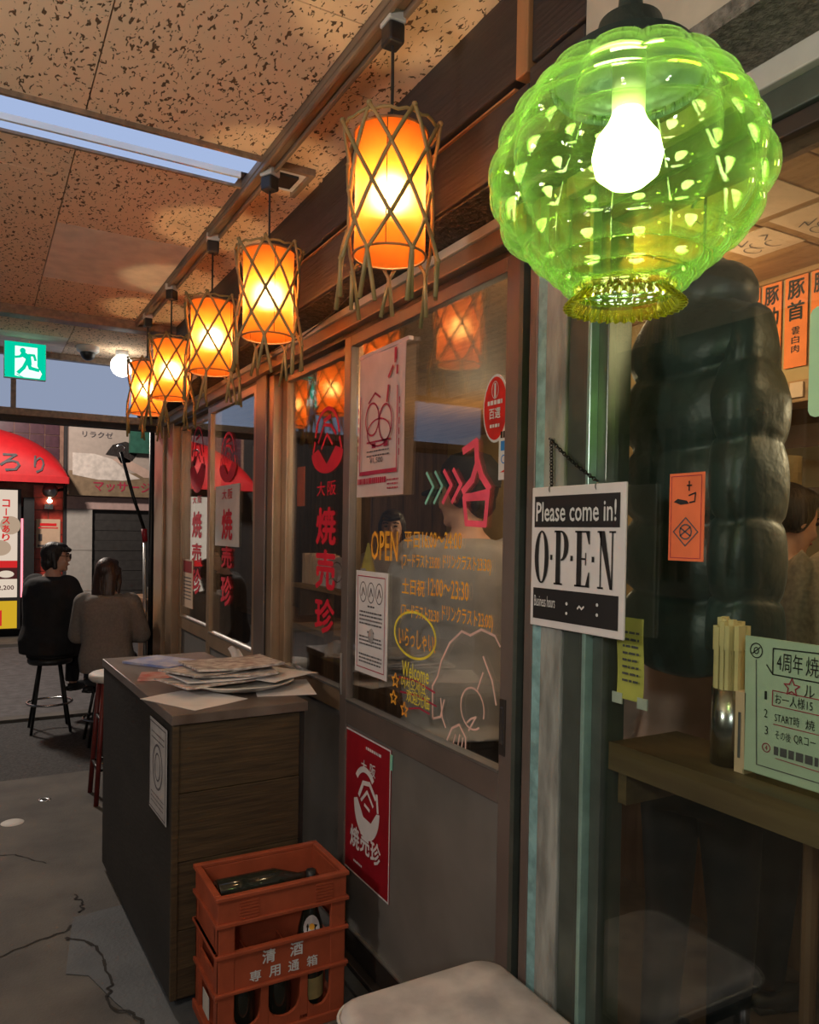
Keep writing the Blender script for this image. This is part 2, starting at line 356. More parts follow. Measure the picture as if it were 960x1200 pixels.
LOCAL = set()
def obj(name, mb, mat, parent=None, smooth=False, bev=0.0, label=None, cat=None, group=None, kind=None, remesh=0.0, sub=0, soft=0):
    me = bpy.data.meshes.new(name); me.from_pydata(mb.V, [], mb.F); me.update()
    if smooth: me.polygons.foreach_set('use_smooth', [True] * len(me.polygons))
    me.materials.append(MATS[mat]); o = bpy.data.objects.new(name, me); COL.objects.link(o)
    if parent is not None:
        o.parent = parent
        if parent.type == 'EMPTY' and parent not in LOCAL: o.matrix_parent_inverse = Matrix.Translation(-Vector(parent.location))
    if remesh:
        m = o.modifiers.new('r', 'REMESH'); m.mode = 'VOXEL'; m.voxel_size = remesh; m.use_smooth_shade = True
        if soft: m = o.modifiers.new('s', 'SMOOTH'); m.iterations = soft; m.factor = 0.5
    if bev: m = o.modifiers.new('b', 'BEVEL'); m.width = bev; m.segments = 2; m.limit_method = 'ANGLE'
    if sub: m = o.modifiers.new('u', 'SUBSURF'); m.levels = sub; m.render_levels = sub
    return tag(o, label, cat, group, kind)
def tag(o, label=None, cat=None, group=None, kind=None):
    if label: o['label'] = label
    if cat: o['category'] = cat
    if group: o['group'] = group
    if kind: o['kind'] = kind
    return o
def thing(name, loc, label, cat, group=None, rz=0.0, local=False, kind=None):
    o = bpy.data.objects.new(name, None); o.empty_display_size = 0.05; COL.objects.link(o); o.location = loc; o.rotation_euler = (0, 0, rz)
    if local or rz: LOCAL.add(o)
    return tag(o, label, cat, group, kind)
def struct(name, loc=(0, 0, 0), label=None): return thing(name, loc, label, None, kind='structure')
def dup(root, loc, label, rz=None):
    r = root.copy(); COL.objects.link(r); r.location = loc; r['label'] = label
    if rz is not None: r.rotation_euler = (0, 0, rz)
    if root in LOCAL: LOCAL.add(r)
    for ch in root.children:
        c = ch.copy(); COL.objects.link(c); c.parent = r
        for g in ch.children:
            d = g.copy(); COL.objects.link(d); d.parent = c
    return r
_tc = {}
def text2d(body):
    if body not in _tc:
        cu = bpy.data.curves.new('t', 'FONT'); cu.body = body; cu.resolution_u = 2; cu.fill_mode = 'FRONT'
        o = bpy.data.objects.new('t', cu); COL.objects.link(o); bpy.context.view_layer.update()
        dg = bpy.context.evaluated_depsgraph_get(); m = bpy.data.meshes.new_from_object(o.evaluated_get(dg), depsgraph=dg)
        _tc[body] = ([(v.co.x, v.co.y) for v in m.vertices], [tuple(p.vertices) for p in m.polygons])
        bpy.data.objects.remove(o); bpy.data.curves.remove(cu); bpy.data.meshes.remove(m)
    return _tc[body]
def text_fit(mb, body, x0, y0, wd, ht, pl, bold=0.0, slope=0.0):
    vs, fs = text2d(body)
    if not vs: return mb
    ax, bx = min(v[0] for v in vs), max(v[0] for v in vs); ay, by = min(v[1] for v in vs), max(v[1] for v in vs)
    sx = wd / max(bx - ax, 1e-6); sy = ht / max(by - ay, 1e-6); O, U, V = pl; N = U.cross(V)
    offs = [(0, 0)] + ([(bold, 0), (-bold, 0), (0, bold), (0, -bold)] if bold else [])
    for i, (dx, dy) in enumerate(offs):        # heavier strokes: overlaid shifted layers
        mb.flat([(x0 + (x - ax + dx) * sx, y0 + (y - ay + dy) * sy + slope * (x - ax) * sx) for x, y in vs], fs, (O + N * (i * 0.00012), U, V))
    return mb
def text_down(mb, chars, x0, ytop, wd, ht, gap, pl, bold=0.0):
    y = ytop
    for ch in chars:
        y -= ht
        if ch == 'ー': mb.rect(x0 + wd * .42, y, x0 + wd * .60, y + ht, pl)      # the long-vowel bar stands upright in a column
        else: text_fit(mb, ch, x0, y, wd, ht, pl, bold)
        y -= gap
    return mb
def write(name, body, x0, y0, wd, ht, pl, mat, parent, bold=0.0, slope=0.0):
    return obj(name, text_fit(MB(), body, x0, y0, wd, ht, pl, bold, slope), mat, parent)
def lines(name, pl, x0, x1, ytop, n, dy, mat, parent, th=0.004, seed=1):
    rnd = random.Random(seed); mb = MB(); y = ytop
    for i in range(n):
        x = x0
        while x < x1 - 0.004:
            l = rnd.uniform(.006, .02); mb.rect(x, y, min(x + l, x1), y + th, pl); x += l + .0035
        y -= dy
    return obj(name, mb, mat, parent)
B = lambda *a: MB().box(*a)
# ================================================================== the passage: floor, ceiling
fl = obj('floor', B(-3.0, 0.10, -2.5, 5.45, -0.08, 0.0), 'concrete', kind='structure', label='worn grey brown concrete floor of the passage')
def jag(pts, wd, z=0.0015, seed=3, seg=7):
    rnd = random.Random(seed); out = []
    for (x0, y0), (x1, y1) in zip(pts[:-1], pts[1:]):
        for k in range(seg):
            t = k / seg; j = rnd.uniform(-1, 1) * 0.012
            out.append((x0 + (x1 - x0) * t + j, y0 + (y1 - y0) * t + j * rnd.uniform(-1, 1)))
    out.append(pts[-1]); mb = MB()
    for (x0, y0), (x1, y1) in zip(out[:-1], out[1:]):
        w_ = wd * rnd.uniform(.5, 1.3); d = math.hypot(x1 - x0, y1 - y0) or 1; nx, ny = -(y1 - y0) / d * w_ / 2, (x1 - x0) / d * w_ / 2
        mb.box(0, 0, 0, 0, 0, 0); mb.V = mb.V[:-8]; mb.F = mb.F[:-6]
        mb.add([(x0 + nx, y0 + ny, z), (x0 - nx, y0 - ny, z), (x1 - nx, y1 - ny, z), (x1 + nx, y1 + ny, z)], [(0, 1, 2, 3)])
    return mb
obj('concrete_patch', MB().prism([(-0.70, 3.42), (-0.865, 3.40), (-0.93, 2.98), (-0.86, 2.93), (-0.80, 2.72), (-0.74, 2.55), (-0.60, 2.30), (-0.02, 2.30), (-0.02, 3.42)], (0, 0, 0), (1, 0, 0), (0, 1, 0), (0, 0, 1), 0.003), 'new_concrete', fl)
obj('crack', jag([(-1.16, 3.20), (-1.02, 3.27), (-0.90, 3.30), (-0.84, 3.40)], 0.010), 'crack', fl)
obj('crack', jag([(-0.84, 3.62), (-0.815, 3.50), (-0.83, 3.44)], 0.009, seed=5), 'crack', fl)
obj('crack', jag([(-0.90, 3.25), (-0.80, 3.12), (-0.79, 2.86), (-0.83, 2.74), (-0.74, 2.58), (-0.70, 2.42)], 0.011, z=0.0045, seed=8), 'crack', fl)
obj('crack', jag([(-1.3, 4.25), (-1.05, 4.2), (-0.92, 4.02)], 0.006, seed=9), 'crack', fl)
obj('drain_cover', MB().lathe([(0.0, 0.004), (0.05, 0.004), (0.058, 0.0)], 20, (-1.04, 4.66, 0)), 'ivory', fl, smooth=True)
obj('floor_socket', MB().lathe([(0.0, 0.001), (0.022, 0.002), (0.03, 0.005), (0.036, 0.0)], 18, (-0.86, 4.97, 0)), 'steel', fl, smooth=True)
obj('crack', MB().lathe([(0.0, 0.0045), (0.022, 0.0045)], 18, (-0.868, 4.965, 0)), 'crack', fl)

al = obj('street_strip', B(-4.5, 3.0, 5.45, 7.12, -0.1, -0.015), 'asphalt', kind='structure', label='dark asphalt strip beyond the concrete floor')
obj('kerb', B(-4.5, 3.0, 7.12, 7.26, -0.1, 0.012), 'concrete', kind='structure', label='thin pale kerb line across the alley', bev=0.006)
obj('road_surface', B(-5, 4, 7.26, 11.6, -0.1, -0.012), 'road', kind='structure', label='grey road surface of the alley')
obj('shop_step', B(-5, 4, 11.6, 12.5, -0.1, 0.03), 'concrete', kind='structure', label='low concrete step before the shops across the alley')

ZC = 2.834
ce = obj('ceiling', B(-2.9, -0.02, -2.5, 6.06, ZC + .014, ZC + .09), 'dark_wall', kind='structure', label='ceiling of pitted acoustic tiles over the passage')
def tiles(x0, x1, ys, mat='acoustic_tile'):
    for a, b in zip(ys[:-1], ys[1:]):
        obj('ceiling_tile', B(x0 + .002, x1 - .002, a + .002, b - .002, ZC, ZC + .013), mat if not isinstance(mat, dict) else mat.get(round(a, 2), 'acoustic_tile'), ce)
tiles(-2.51, -1.42, [2.49, 2.72], 'plain_tile')
tiles(-0.345, -0.11, [-0.35, 0.44, 1.22, 2.0, 2.79, 3.57, 4.35, 4.83])
tiles(-0.945, -0.405, [-0.6, 0.17, 0.95, 1.72, 2.49]); tiles(-0.945, -0.405, [2.72, 3.45, 4.23, 4.83], {3.45: 'plain_tile'})
tiles(-1.73, -0.945, [-0.35, 0.44, 1.22, 2.01, 2.49]); tiles(-1.73, -0.945, [2.72, 2.99, 3.78, 4.56, 4.83])
tiles(-2.51, -1.73, [-0.6, 0.17, 0.95, 1.72, 2.49]); tiles(-2.51, -1.73, [2.72, 3.45, 4.23, 4.83])
tiles(-0.70, -0.02, [4.97, 5.5, 6.06]); tiles(-1.46, -0.70, [4.97, 5.5, 6.06], {5.5: 'plain_tile'}); tiles(-2.5, -1.46, [4.97, 5.5, 6.06])

tr = struct('trim_1', (-0.375, 0, 2.8), 'long brown ceiling rail that carries the lanterns')
obj('rail_body', B(-0.405, -0.347, -0.35, 4.83, ZC - .020, ZC + .014), 'rail_wood', tr, bev=0.004)
obj('rail_lip', B(-0.403, -0.390, -0.35, 4.83, ZC - .036, ZC - .020), 'rail_wood', tr, bev=0.003)
obj('rail_lip', B(-0.362, -0.349, -0.35, 4.83, ZC - .036, ZC - .020), 'rail_wood', tr, bev=0.003)
t2 = struct('trim_2', (-1.2, 4.9, 2.8), 'brown crossbeam at the far end of the tiled ceiling')
obj('beam', B(-2.9, -0.02, 4.83, 4.97, ZC - .044, ZC + .014), 'rail_wood', t2, bev=0.006)
obj('beam_lip', B(-2.9, -0.31, 4.815, 4.85, ZC - .055, ZC - .032), 'rail_wood', t2, bev=0.004)

# recessed trough fixture; its light is put into the reflector and lip as glow
fx = thing('ceiling_light_trough', (-1.2, 2.605, ZC), 'long bluish white fluorescent light trough set across the ceiling', 'light fixture')
obj('trough_back', B(-1.42, -0.405, 2.494, 2.718, ZC + .045, ZC + .06), 'fixture_white', fx)
obj('reflector', B(-1.42, -0.405, 2.496, 2.640, ZC + .006, ZC + .012), 'trough_glow', fx)
obj('inner_lip', B(-1.42, -0.43, 2.640, 2.652, ZC - .014, ZC + .02), 'fixture_white', fx)
obj('lip_groove', B(-1.42, -0.43, 2.652, 2.664, ZC + .004, ZC + .02), 'bronze_dark', fx)
obj('lower_lip', B(-1.42, -0.43, 2.664, 2.717, ZC - .006, ZC + .006), 'trough_glow', fx)
obj('edge_frame', B(-1.42, -0.405, 2.483, 2.496, ZC - .015, ZC + .014), 'rail_wood', fx)
obj('edge_frame', B(-1.42, -0.405, 2.716, 2.728, ZC - .015, ZC + .014), 'rail_wood', fx)
obj('end_box', B(-0.347, -0.235, 2.498, 2.665, ZC - .011, ZC + .001), 'fixture_white', fx)
obj('end_box_panel', B(-0.335, -0.257, 2.537, 2.63, ZC - .020, ZC - .008), 'black_plastic', fx)
obj('end_frame', B(-0.355, -0.218, 2.481, 2.498, ZC - .023, ZC + .001), 'rail_wood', fx)
obj('end_frame', B(-0.235, -0.218, 2.498, 2.683, ZC - .023, ZC + .001), 'rail_wood', fx)

# ================================================================== the shop front: overhanging dark beam, header, doors
XB = -0.171
wf = struct('wall_front', (0, 4, 2.43), 'dark overhanging wall of painted boards above the sliding doors')
obj('beam_core', B(XB + .04, 0.14, 1.187, 6.15, 2.436, 2.92), 'black_board', wf)
obj('soffit', B(XB + .01, 0.10, 1.187, 6.15, 2.427, 2.436), 'grime', wf)
ys = [1.363, 2.25, 3.18, 4.26, 5.29, 6.15]
for i in range(5): obj('lower_board', B(XB - .004, XB + .04, ys[i] + .002, ys[i + 1] - .002, 2.432 - .003 * (i % 2), 2.590), 'black_board', wf, bev=0.004)
obj('lower_board', B(XB - .004, XB + .04, 1.187, 1.363, 2.434, 2.618), 'black_board', wf, bev=0.004)
ys2 = [1.408, 2.54, 3.35, 4.39, 5.29, 6.15]
for i in range(5): obj('upper_board', B(XB + .007 * (i % 2), XB + .04, ys2[i] + .003, ys2[i + 1] - .003, 2.624, ZC + .012), 'black_board', wf, bev=0.004)
obj('upper_board', B(XB, XB + .04, 1.187, 1.361, 2.632, ZC + .012), 'black_board', wf, bev=0.004)
obj('wood_post', B(XB - .010, XB + .04, 1.363, 1.405, 2.61, ZC + .012), 'orange_wood', wf, bev=0.003)
obj('batten', B(XB - .009, XB + .04, 1.408, 6.15, 2.590, 2.595), 'orange_wood', wf)
obj('wire', MB().tube([(-0.05, 3.6, 2.425), (-0.05, 3.0, 2.405), (-0.052, 2.7, 2.425), (-0.10, 2.4, 2.423), (-0.178, 2.2, 2.44)], 0.003, 5), 'black_plastic', wf)

hd = struct('trim_3', (0, 4, 2.37), 'long metal header track over the sliding doors')
obj('header_face', B(-0.035, 0.10, 1.548, 6.15, 2.352, 2.398), 'bronze_warm', hd, bev=0.004)
obj('header_groove', B(0.0, 0.10, 1.548, 6.15, 2.335, 2.352), 'bronze_dark', hd)
obj('header_sill', B(-0.045, 0.05, 1.548, 6.15, 2.398, 2.425), 'beige_wall', hd, bev=0.003)
st = struct('trim_4', (0, 4, 0), 'low metal sill under the sliding doors')
obj('sill', B(-0.03, 0.12, 1.548, 6.15, 0.0, 0.035), 'bronze_dark', st, bev=0.003)
obj('sill_edge', B(-0.075, -0.03, 1.4, 6.15, 0.0, 0.018), 'new_concrete', st, bev=0.003)

def sliding_door(n, y0, y1, x, sr, sl, zb, label, frame='bronze', handle=None):
    d = struct('door_%d' % n, (x, (y0 + y1) / 2, 0.035), label); a, b = x, x + 0.034
    obj('stile', B(a, b, y0, y0 + sr, .036, 2.336), frame, d, bev=0.003); obj('stile', B(a, b, y1 - sl, y1, .036, 2.336), frame, d, bev=0.003)
    obj('top_rail', B(a, b, y0 + sr, y1 - sl, 2.296, 2.336), frame, d, bev=0.003)
    obj('middle_rail', B(a, b, y0 + sr, y1 - sl, zb - .085, zb), frame, d, bev=0.003)
    obj('glazing_bead', B(a - .003, b, y0 + sr, y1 - sl, zb - .001, zb + .007), 'aluminium', d)
    obj('bottom_rail', B(a, b, y0 + sr, y1 - sl, .036, .125), 'bronze_dark', d, bev=0.003)
    obj('rail_bead', B(a - .003, b - .01, y0 + sr, y1 - sl, .125, .131), 'aluminium', d)
    obj('kick_panel', B(a + .010, b - .010, y0 + sr, y1 - sl, .13, zb - .085), 'kick_panel', d)
    obj('glass_pane', B(a + .014, a + .019, y0 + sr - .004, y1 - sl + .004, zb, 2.30), 'pane', d)
    if handle:
        h = obj('handle', B(a - .004, a + .004, handle - .013, handle + .013, 1.015, 1.165), 'bronze_dark', d, bev=0.002)
        obj('handle_insert', B(a - .007, a + .004, handle - .007, handle + .006, 1.045, 1.145), 'steel', h, bev=0.002)
    return d
d1 = sliding_door(1, 1.612, 2.703, 0.0, 0.058, 0.058, 0.965, 'nearest glazed sliding door with painted opening hours', handle=1.652)
d2 = sliding_door(2, 2.690, 3.500, 0.042, 0.056, 0.062, 0.975, 'sliding door with a red vertical shop name, behind the beer-crate corner', frame='bronze_warm')
d3 = sliding_door(3, 3.742, 4.690, 0.0, 0.06, 0.062, 0.985, 'sliding door with white paper and red shop name on its glass', frame='bronze_warm')
d4 = sliding_door(4, 4.660, 5.600, 0.042, 0.06, 0.05, 0.99, 'farthest sliding door with red emblem on its glass', frame='bronze_warm')
obj('door_edge', B(-0.002, 0.036, 1.595, 1.612, .036, 2.336), 'green_frame', d1)
obj('pull_bar', B(-0.006, 0.0, 2.680, 2.692, 0.98, 1.14), 'aluminium', d1, bev=0.002)

t5 = struct('trim_5', (0, 3.63, 0), 'dark brown post between the two pairs of sliding doors')
obj('post_core', B(-0.012, 0.10, 3.585, 3.735, 0, 2.352), 'bronze', t5, bev=0.004)
obj('post_flange', B(0.0, 0.10, 3.505, 3.585, 0, 2.352), 'bronze_warm', t5, bev=0.004)
obj('post_groove', B(-0.006, 0.05, 3.578, 3.590, 0, 2.352), 'bronze_dark', t5)
t6 = struct('trim_6', (0, 5.85, 0), 'bronze door frame at the far end of the shop front')
obj('frame_member', B(-0.01, 0.10, 5.605, 5.80, 0, 2.352), 'bronze_warm', t6, bev=0.004)
obj('frame_member', B(-0.03, 0.10, 5.84, 6.14, 0, 2.352), 'bronze_warm', t6, bev=0.004)
obj('frame_groove', B(0.01, 0.10, 5.80, 5.84, 0, 2.352), 'bronze_dark', t6)
t7 = struct('trim_7', (0, 1.53, 0), 'narrow brown door jamb beside the cement pillar')
obj('jamb', B(-0.018, 0.10, 1.515, 1.547, 0, 2.43), 'bronze', t7, bev=0.003)
obj('jamb_stop', B(0.05, 0.10, 1.547, 1.575, 0, 2.352), 'black_plastic', t7)
pl_ = struct('wall_pillar', (0, 1.45, 0), 'rough grey cement pillar with a teal painted edge')
obj('pillar_body', B(-0.02, 0.12, 1.404, 1.480, 0, 2.43), 'cement', pl_, bev=0.004)
obj('painted_edge', B(-0.017, 0.12, 1.480, 1.515, 0, 2.43), 'teal_edge', pl_, bev=0.003)

# right-hand fixed window
wn = struct('window_1', (0, 0.7, 0), 'large fixed shop window beside the cement pillar')
obj('frame_side', B(-0.012, 0.07, 1.345, 1.404, 0.03, 2.385), 'green_frame', wn, bev=0.003)
obj('frame_edge', B(-0.022, 0.03, 1.318, 1.330, 0.03, 2.385), 'green_edge', wn, bev=0.002); obj('frame_edge', B(-0.016, 0.03, 1.330, 1.345, 0.03, 2.385), 'green_frame', wn, bev=0.002)
obj('frame_stop', B(0.0, 0.07, 1.286, 1.318, 0.03, 2.33), 'green_frame', wn, bev=0.002)
obj('frame_head', B(-0.03, 0.07, 0.0, 1.404, 2.385, 2.43), 'ivory', wn, bev=0.003)
obj('frame_rail', B(-0.012, 0.07, 0.05, 1.345, 2.333, 2.385), 'green_frame', wn, bev=0.003)
obj('frame_rail', B(0.0, 0.07, 0.05, 1.318, 2.30, 2.333), 'bronze_dark', wn, bev=0.003)
obj('frame_side', B(-0.012, 0.07, 0.0, 0.06, 0.03, 2.385), 'green_frame', wn, bev=0.003)
obj('frame_foot', B(-0.012, 0.07, 0.06, 1.345, 0.03, 0.09), 'green_frame', wn, bev=0.003)
obj('glass_pane', B(0.012, 0.018, 0.055, 1.30, 0.085, 2.31), 'pane_green', wn)
obj('footing', B(-0.03, 0.12, -2.5, 1.548, 0, 0.03), 'new_concrete', wn)
ws = struct('wall_right', (0, 0.3, 2.4), 'stucco soffit and plaster above the fixed shop window')
obj('stucco_soffit', B(XB, 0.12, -0.6, 1.187, 2.43, 2.462), 'stucco', ws)
obj('upper_plaster', B(XB, 0.12, -0.6, 1.187, 2.462, 2.92), 'beige_wall', ws)
obj('side_wall', B(-0.01, 0.12, -2.5, 0.0, 0.03, 2.43), 'stucco', ws)

# ================================================================== the dining room behind the glass
obj('floor_inner', B(0.10, 2.7, -0.6, 6.2, -0.08, 0.03), 'room_floor', kind='structure', label='dark floor inside the restaurant')
ic = obj('ceiling_inner', B(0.12, 2.7, -0.6, 6.2, 2.47, 2.55), 'room_wood', kind='structure', label='wooden ceiling inside the restaurant')
for i in range(7): obj('ceiling_plank', B(0.13, 1.05, -0.2 + i * .32, .11 + i * .32, 2.455, 2.47), 'room_wood', ic, bev=0.002)
wi = obj('wall_inner', B(2.62, 2.7, -0.6, 6.2, 0, 2.5), 'room_plaster', kind='structure', label='plastered back wall inside the restaurant')
we = obj('wall_end', B(0.12, 2.7, 6.14, 6.22, 0, 2.5), 'room_plank', kind='structure', label='planked end wall inside the restaurant')
for i in range(16): obj('wall_plank', B(0.13 + i * .155, 0.13 + i * .155 + .150, 6.125 - .004 * (i % 2), 6.14, 0.03, 2.46), 'room_plank', we)
pw = obj('partition', B(0.95, 1.01, 4.75, 6.12, 0.03, 2.46), 'room_plank', kind='structure', label='planked partition inside the restaurant')
for i in range(9): obj('wall_plank', B(0.936 - .003 * (i % 2), 0.95, 4.75 + i * .152, 4.75 + i * .152 + .148, 0.03, 2.46), 'room_plank', pw)
bk = struct('wall_bulkhead', (1.05, 1, 2.05), 'wooden bulkhead over the kitchen counter')
obj('bulkhead_plaster', B(1.06, 1.14, -0.6, 2.45, 2.10, 2.47), 'room_plaster', bk)
obj('bulkhead_ledge', B(1.02, 1.14, -0.6, 2.45, 2.03, 2.10), 'room_wood', bk, bev=0.004)
obj('bulkhead_rail', B(1.045, 1.06, -0.6, 2.45, 2.44, 2.47), 'room_wood', bk)
lw = obj('wall_left', B(-3.0, -2.9, -2.5, 6.1, 0, 2.93), 'left_wall', kind='structure', label='plain wall on the other side of the passage')
for i in range(34): obj('slat', B(-2.90, -2.87, 1.2 + i * .13, 1.2 + i * .13 + .05, 1.3, 2.35), 'left_slat', lw)
obj('slat_rail', B(-2.9, -2.85, 1.1, 5.7, 2.35, 2.45), 'left_slat', lw); obj('slat_rail', B(-2.9, -2.85, 1.1, 5.7, 1.2, 1.3), 'left_slat', lw)

# ================================================================== far end of the passage and the alley
wt = struct('window_2', (-1, 6.06, 2.43), 'bluish frosted transom at the far end of the passage')
obj('transom_panel', B(-2.9, -1.018, 6.06, 6.07, 2.426, 2.80), 'transom_glow', wt); obj('transom_panel', B(-0.985, -0.02, 6.06, 6.07, 2.426, 2.80), 'transom_glow', wt)
obj('mullion', B(-1.018, -0.985, 6.03, 6.09, 2.418, 2.82), 'rail_wood', wt)
obj('transom_head', B(-2.9, -0.02, 6.01, 6.10, 2.79, 2.85), 'rail_wood', wt); obj('transom_sill', B(-2.9, -0.02, 6.01, 6.11, 2.374, 2.426), 'rail_wood', wt, bev=0.005)
obj('fascia', B(-2.9, -0.02, 6.04, 6.11, 2.335, 2.374), 'dark_wall', wt)
# ---- shops across the alley
wa = struct('wall_far', (0, 12.5, 0), 'front of the shops across the alley')
obj('upper_wall', B(-5, 4, 12.62, 12.8, 0, 5.0), 'dark_wall', wa)
obj('grout_field', B(-2.6, -0.10, 12.515, 12.62, 1.9, 3.5), 'grout', wa); obj('grout_field', B(-0.50, -0.10, 12.505, 12.62, 0.03, 2.3), 'grout', wa)
for i in range(12):
    for j in range(7):
        obj('wall_tile', B(-2.55 + i * .2, -2.55 + i * .2 + .19, 12.50, 12.52, 2.24 + j * .18, 2.24 + j * .18 + .17), 'tile_purple', wa)
for i in range(2):
    for j in range(12):
        obj('wall_tile', B(-0.495 + i * .2, -0.495 + i * .2 + .188, 12.485, 12.51, 0.06 + j * .18, 0.06 + j * .18 + .17), 'tile_red', wa)
obj('doorway_dark', B(-2.6, -0.50, 12.55, 12.63, 0.03, 2.25), 'dark_wall', wa)
obj('pilaster', B(-0.06, 0.30, 12.44, 12.62, 0.03, 1.88), 'white_tile', wa)
for j in range(3): obj('pilaster_slab', B(-0.055, 0.295, 12.43, 12.45, 0.05 + j * .61, 0.05 + j * .61 + .60), 'white_tile', wa)
obj('lintel', B(-0.06, 1.3, 12.42, 12.62, 1.88, 2.07), 'pink_stone', wa, bev=0.01); obj('corner_pipe', B(-0.10, -0.06, 12.42, 12.62, 0.03, 3.1), 'dark_wall', wa)
for j in range(12): obj('shutter_slat', B(0.30, 1.3, 12.50 + .01 * (j % 2), 12.60, 0.04 + j * .153, 0.04 + j * .153 + .150), 'shutter', wa)

aw = thing('shop_awning', (-1.35, 12.5, 2.23), 'red rounded awning over the shop across the alley', 'awning')
def awn(u, v):
    th = PI * u; e = math.sin(th)
    return (-1.35 - 1.26 * math.cos(th), 12.48 - 0.60 * math.sin(v * PI / 2), 2.30 + (0.72 * e) * math.cos(v * PI / 2) ** .8 if v < 1 else 2.30)
obj('canopy', MB().grid(awn, 28, 10), 'awning_red', aw, smooth=True)
obj('valance', MB().box(-2.61, -0.09, 11.872, 11.885, 2.22, 2.315), 'awning_red', aw)
for s_ in (-2.61, -0.09): obj('end_panel', MB().prism([(0, 0), (.6, 0), (.6, .09), (0, .09)], (s_, 11.88, 2.22), (0, 1, 0), (0, 0, 1), (1, 0, 0), .01), 'awning_red', aw)
pa = plane((-1.35, 11.80, 2.36), (1, 0, 0), (0, 0, 1))
for ch, x0, z0, w_, h_ in (('ろ', 0.40, 0.0, .25, .24), ('り', 0.82, -.01, .13, .24)):      # letters lie on the curved canopy
    lm = text_fit(MB(), ch, x0, z0, w_, h_, pa, .012)
    out_ = []
    for x, y, z in lm.V:
        e = math.sqrt(max(.05, 1 - ((x + 1.35) / 1.26) ** 2)); cv = min(1, max(0, (z - 2.30) / (.72 * e))) ** 1.25
        out_.append((x, 12.48 - .60 * math.sqrt(1 - cv * cv) - .012 + (y - 11.80), z + .004))
    lm.V = out_; obj('lettering', lm, 'ink_grey', aw)

mb_ = thing('menu_lightbox', (-1.2, 12.35, 0.16), 'lit food menu board with red and yellow panels under the awning', 'sign')
obj('case', B(-1.9, -0.665, 12.30, 12.50, 0.14, 2.14), 'black_plastic', mb_)
pmn = plane((-1.9, 12.29, 0.0), (1, 0, 0), (0, 0, 1))
obj('panel', MB().rect(.02, .6, 1.19, 2.12, pmn), 'menu_light', mb_)
pm2 = plane((-1.9, 12.285, 0.0), (1, 0, 0), (0, 0, 1)); pm3 = plane((-1.9, 12.28, 0.0), (1, 0, 0), (0, 0, 1))
obj('yellow_band', MB().rect(.02, .16, 1.19, .55, pm2), 'menu_yellow', mb_); obj('red_band', MB().rect(.02, .2, 1.0, .42, pm3), 'menu_red', mb_)
obj('red_band', MB().rect(.02, 1.02, 1.19, 1.12, pm2), 'menu_red', mb_)
obj('dish', MB().disc(.95, 1.3, .20, .17, pm2), 'menu_light', mb_); obj('dish_food', MB().disc(.97, 1.3, .14, .11, pm3), 'menu_dish', mb_)
obj('dish', MB().disc(1.1, 1.62, .13, .13, pm2), 'menu_dish', mb_); obj('dish', MB().disc(.80, 1.72, .15, .12, pm2), 'menu_dish', mb_)
obj('dark_band', MB().rect(.02, .86, 1.19, 1.02, pm2), 'menu_dark', mb_)
obj('dish', MB().disc(1.05, .93, .10, .05, pm3), 'menu_light', mb_)
obj('lettering', text_down(MB(), 'コースあり', 1.0, 1.98, .09, .10, .02, pm3, .03), 'menu_red', mb_)
obj('lettering', text_fit(MB(), '2,200', .95, .70, .2, .07, pm3, .02), 'menu_dark', mb_)
obj('led_strip', B(-0.665, -0.64, 12.28, 12.34, 0.6, 1.72), 'led_strip', mb_)
obj('side_panel', B(-0.635, -0.50, 12.20, 12.5, 0.05, 2.02), 'black_plastic', None, label='tall black panel beside the lit menu board', cat='panel')
wl = thing('wall_lamp', (-0.27, 12.45, 2.1), 'silver hooded wall lamp on red tiles', 'lamp')
obj('hood', MB().ell((-0.29, 12.36, 2.13), .105, .10, .105), 'aluminium', wl, smooth=True); obj('bracket', MB().tube([(-0.2, 12.38, 2.14), (-0.08, 12.47, 2.17)], .02, 8), 'black_metal', wl)
obj('spot_bulb', MB().ell((-0.29, 12.40, 1.985), .035, .03, .03), 'warm_spot', wl, smooth=True); obj('spot_plate', B(-0.35, -0.24, 12.45, 12.485, 1.87, 1.94), 'steel', wl)
np_ = thing('wall_notice', (-0.3, 12.47, 1.3), 'cream notice with red heading on red tiles', 'notice')
obj('sheet', B(-0.46, -0.14, 12.465, 12.478, 1.30, 1.72), 'paper_cream', np_); pn = plane((-0.46, 12.462, 1.30), (1, 0, 0), (0, 0, 1))
obj('heading', MB().rect(.03, .285, .29, .30, pn).rect(.05, .32, .27, .36, pn), 'menu_red', np_); obj('print', MB().rect(.03, .1, .08, .2, pn).rect(.02, .015, .30, .045, pn), 'ink_grey', np_)

ms = thing('massage_sign', (0.5, 12.3, 2.09), 'faded massage shop sign with a picture of a person lying down', 'sign')
obj('panel', B(-0.05, 1.22, 12.28, 12.63, 2.08, 3.08), 'sign_ground', ms)
pg = plane((-0.05, 12.276, 2.08), (1, 0, 0), (0, 0, 1)); pg2 = plane((-0.05, 12.272, 2.08), (1, 0, 0), (0, 0, 1)); pg3 = plane((-0.05, 12.268, 2.08), (1, 0, 0), (0, 0, 1))
obj('brown_field', MB().rect(0, 0, 1.27, .36, pg), 'sign_brown', ms)
obj('back_shape', MB().flat([(.05, .30), (.05, .62), (.35, .62), (.62, .55), (.80, .38), (1.0, .28), (.75, .24), (.4, .24)], [tuple(range(8))], pg2), 'sign_white', ms)
obj('arm_shape', MB().flat([(.60, .55), (.75, .60), (1.15, .40), (1.2, .30), (1.05, .30), (.9, .38)], [tuple(range(6))], pg3), 'sign_skin', ms)
